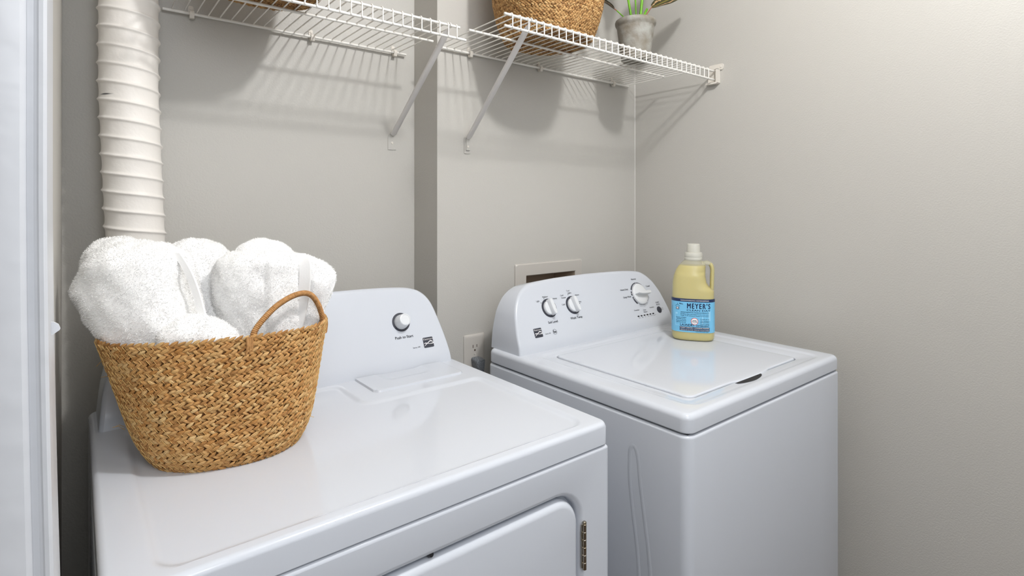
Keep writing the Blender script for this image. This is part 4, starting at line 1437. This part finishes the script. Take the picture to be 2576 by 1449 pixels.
g = G(); label_patch(g, S0, S1, 0.0265, 0.1255, 0.0006)
lb = obj('label', g, 'label', bt, smooth=60, label='blue printed label')
TX = {'navy': G(), 'white': G(), 'red': G(), 'pale': G()}
label_patch(TX['navy'], S0, S1, 0.1165, 0.1256, 0.0008)
def lt(s, size, u, h, m='navy', bold=0.0, align='CENTER', fit=None, lift=0.0011, space=1.0):
    v, f = text_mesh(s, size, bold, align, space)
    if fit:
        xs_ = [p[0] for p in v]; w = max(xs_)-min(xs_)
        k = fit/w; c = (max(xs_)+min(xs_))/2
        v = [((x-c)*k if align == 'CENTER' else (x-min(xs_))*k, y) for x, y in v]
    TX[m].add([wrap(u+x, h+y, lift) for x, y in v], f)
CU = 0.0050
lt('HARDWORKING HOMEKEEPING', 0.0050, CU, 0.1205, 'white', 0.01, fit=0.080)
lt('Mrs.', 0.0058, -0.0330, 0.1100, 'navy', 0.02, fit=0.0115)
lt('MEYER\'S', 0.0215, 0.0165, 0.1040, 'navy', 0.030, fit=0.066, space=1.3)
lt('CLEAN DAY', 0.0072, 0.0160, 0.0918, 'navy', 0.008, fit=0.067)
lt('AROMATHERAPEUTIC HOUSEHOLD PRODUCTS', 0.0038, CU, 0.0852, 'navy', 0.015, fit=0.080)
lt('Smelling clean and happy homes treat your', 0.0036, CU, 0.0802, 'navy', 0.01, fit=0.080)
lt('Tough on dirt and grime, Gentle on your home.', 0.0036, CU, 0.0755, 'navy', 0.01, fit=0.080)
for i, s in enumerate(('Scents of RAIN', 'WATER feel like', 'leaves and petals', 'wet by the air')):
    lt(s, 0.0038, -0.0335, 0.0695-0.0047*i, 'navy', 0.01, fit=0.0290 - 0.001*(i % 2))
    TX['navy'].v
for i, s in enumerate(('A small ode to', 'clean feeling of', 'WHITE FLOWERS,', 'found in a garden')):
    lt(s, 0.0038, 0.0330, 0.0670-0.0047*i, 'navy', 0.01, fit=0.0255)
lt('LAUNDRY', 0.0094, -0.0155, 0.0478, 'navy', 0.012, fit=0.041)
lt('DETERGENT', 0.0068, 0.0275, 0.0468, 'navy', 0.012, fit=0.0370)
label_patch(TX['navy'], CU-0.0425, CU+0.0420, 0.0372, 0.0428, 0.0009)
label_patch(TX['navy'], CU-0.0425, CU+0.0420, 0.0312, 0.0366, 0.0009)
lt('PLANT DERIVED CLEANING POWER', 0.0050, CU, 0.0400, 'white', 0.015, fit=0.081, lift=0.0014)
lt('GENTLE ON CLOTHES, REMOVES TOUGH STAINS', 0.0048, CU, 0.0338, 'white', 0.01, fit=0.081, lift=0.0014)
lt('64 FL OZ (2 QT) 1.89 L', 0.0034, 0.0265, 0.0290, 'navy', 0.01, fit=0.036)
def disc(m, u, h, r, lift):
    v = [(0, 0)] + [(r*math.cos(2*PI*k/32), r*math.sin(2*PI*k/32)) for k in range(32)]
    TX[m].add([wrap(u+x, h+y, lift) for x, y in v], [(0, k+1, (k+1) % 32+1) for k in range(32)])
disc('red', 0.0045, 0.0598, 0.0104, 0.0012); disc('white', 0.0045, 0.0598, 0.0091, 0.0015)
lt('RAIN', 0.0048, 0.0045, 0.0622, 'navy', 0.01, lift=0.0019); lt('WATER', 0.0048, 0.0045, 0.0582, 'navy', 0.01, lift=0.0019); lt('scent', 0.0028, 0.0045, 0.0548, 'navy', 0, lift=0.0019)
# little house mark
def poly(m, pts, lift=0.0011):
    TX[m].add([wrap(x, y, lift) for x, y in pts], [tuple(range(len(pts)))])
hx, hh_ = -0.0440, 0.0990
poly('navy', [(hx-0.0072, hh_+0.0035), (hx, hh_+0.0092), (hx+0.0072, hh_+0.0035), (hx+0.0072, hh_+0.0025), (hx, hh_+0.0080), (hx-0.0072, hh_+0.0025)])
poly('navy', [(hx-0.0003, hh_+0.0085), (hx+0.0004, hh_+0.0085), (hx+0.0004, hh_+0.0130), (hx-0.0003, hh_+0.0130)])
poly('navy', [(hx-0.0045, hh_-0.0065), (hx+0.0045, hh_-0.0065), (hx+0.0045, hh_+0.0012), (hx-0.0045, hh_+0.0012)])
poly('white', [(hx-0.0028, hh_-0.0050), (hx-0.0005, hh_-0.0050), (hx-0.0005, hh_-0.0024), (hx-0.0028, hh_-0.0024)], 0.0014)
poly('white', [(hx+0.0005, hh_-0.0050), (hx+0.0028, hh_-0.0050), (hx+0.0028, hh_-0.0024), (hx+0.0005, hh_-0.0024)], 0.0014)
poly('white', [(hx-0.0028, hh_-0.0016), (hx+0.0028, hh_-0.0016), (hx+0.0028, hh_+0.0004), (hx-0.0028, hh_+0.0004)], 0.0014)
# pale garden sketch behind the text
for s0, s1, h0, h1 in ((-0.0510, -0.0495, 0.046, 0.080), (-0.0510, -0.0340, 0.0450, 0.0462), (0.044, 0.0500, 0.062, 0.090), (-0.051, -0.044, 0.0785, 0.0835), (0.026, 0.0285, 0.052, 0.075)):
    label_patch(TX['pale'], s0, s1, h0, h1, 0.0008)
# upright small print near the left edge
v, f = text_mesh('HARDWORKING HOMEKEEPING', 0.0034, 0.01, 'CENTER')
TX['navy'].add([wrap(-0.0640-y, 0.080+x*0.9, 0.0011) for x, y in v], f)
for nm, gg in TX.items():
    obj({'navy': 'dark_lettering', 'white': 'white_lettering', 'red': 'red_ring', 'pale': 'pale_sketch'}[nm], gg, nm, lb, smooth=None)
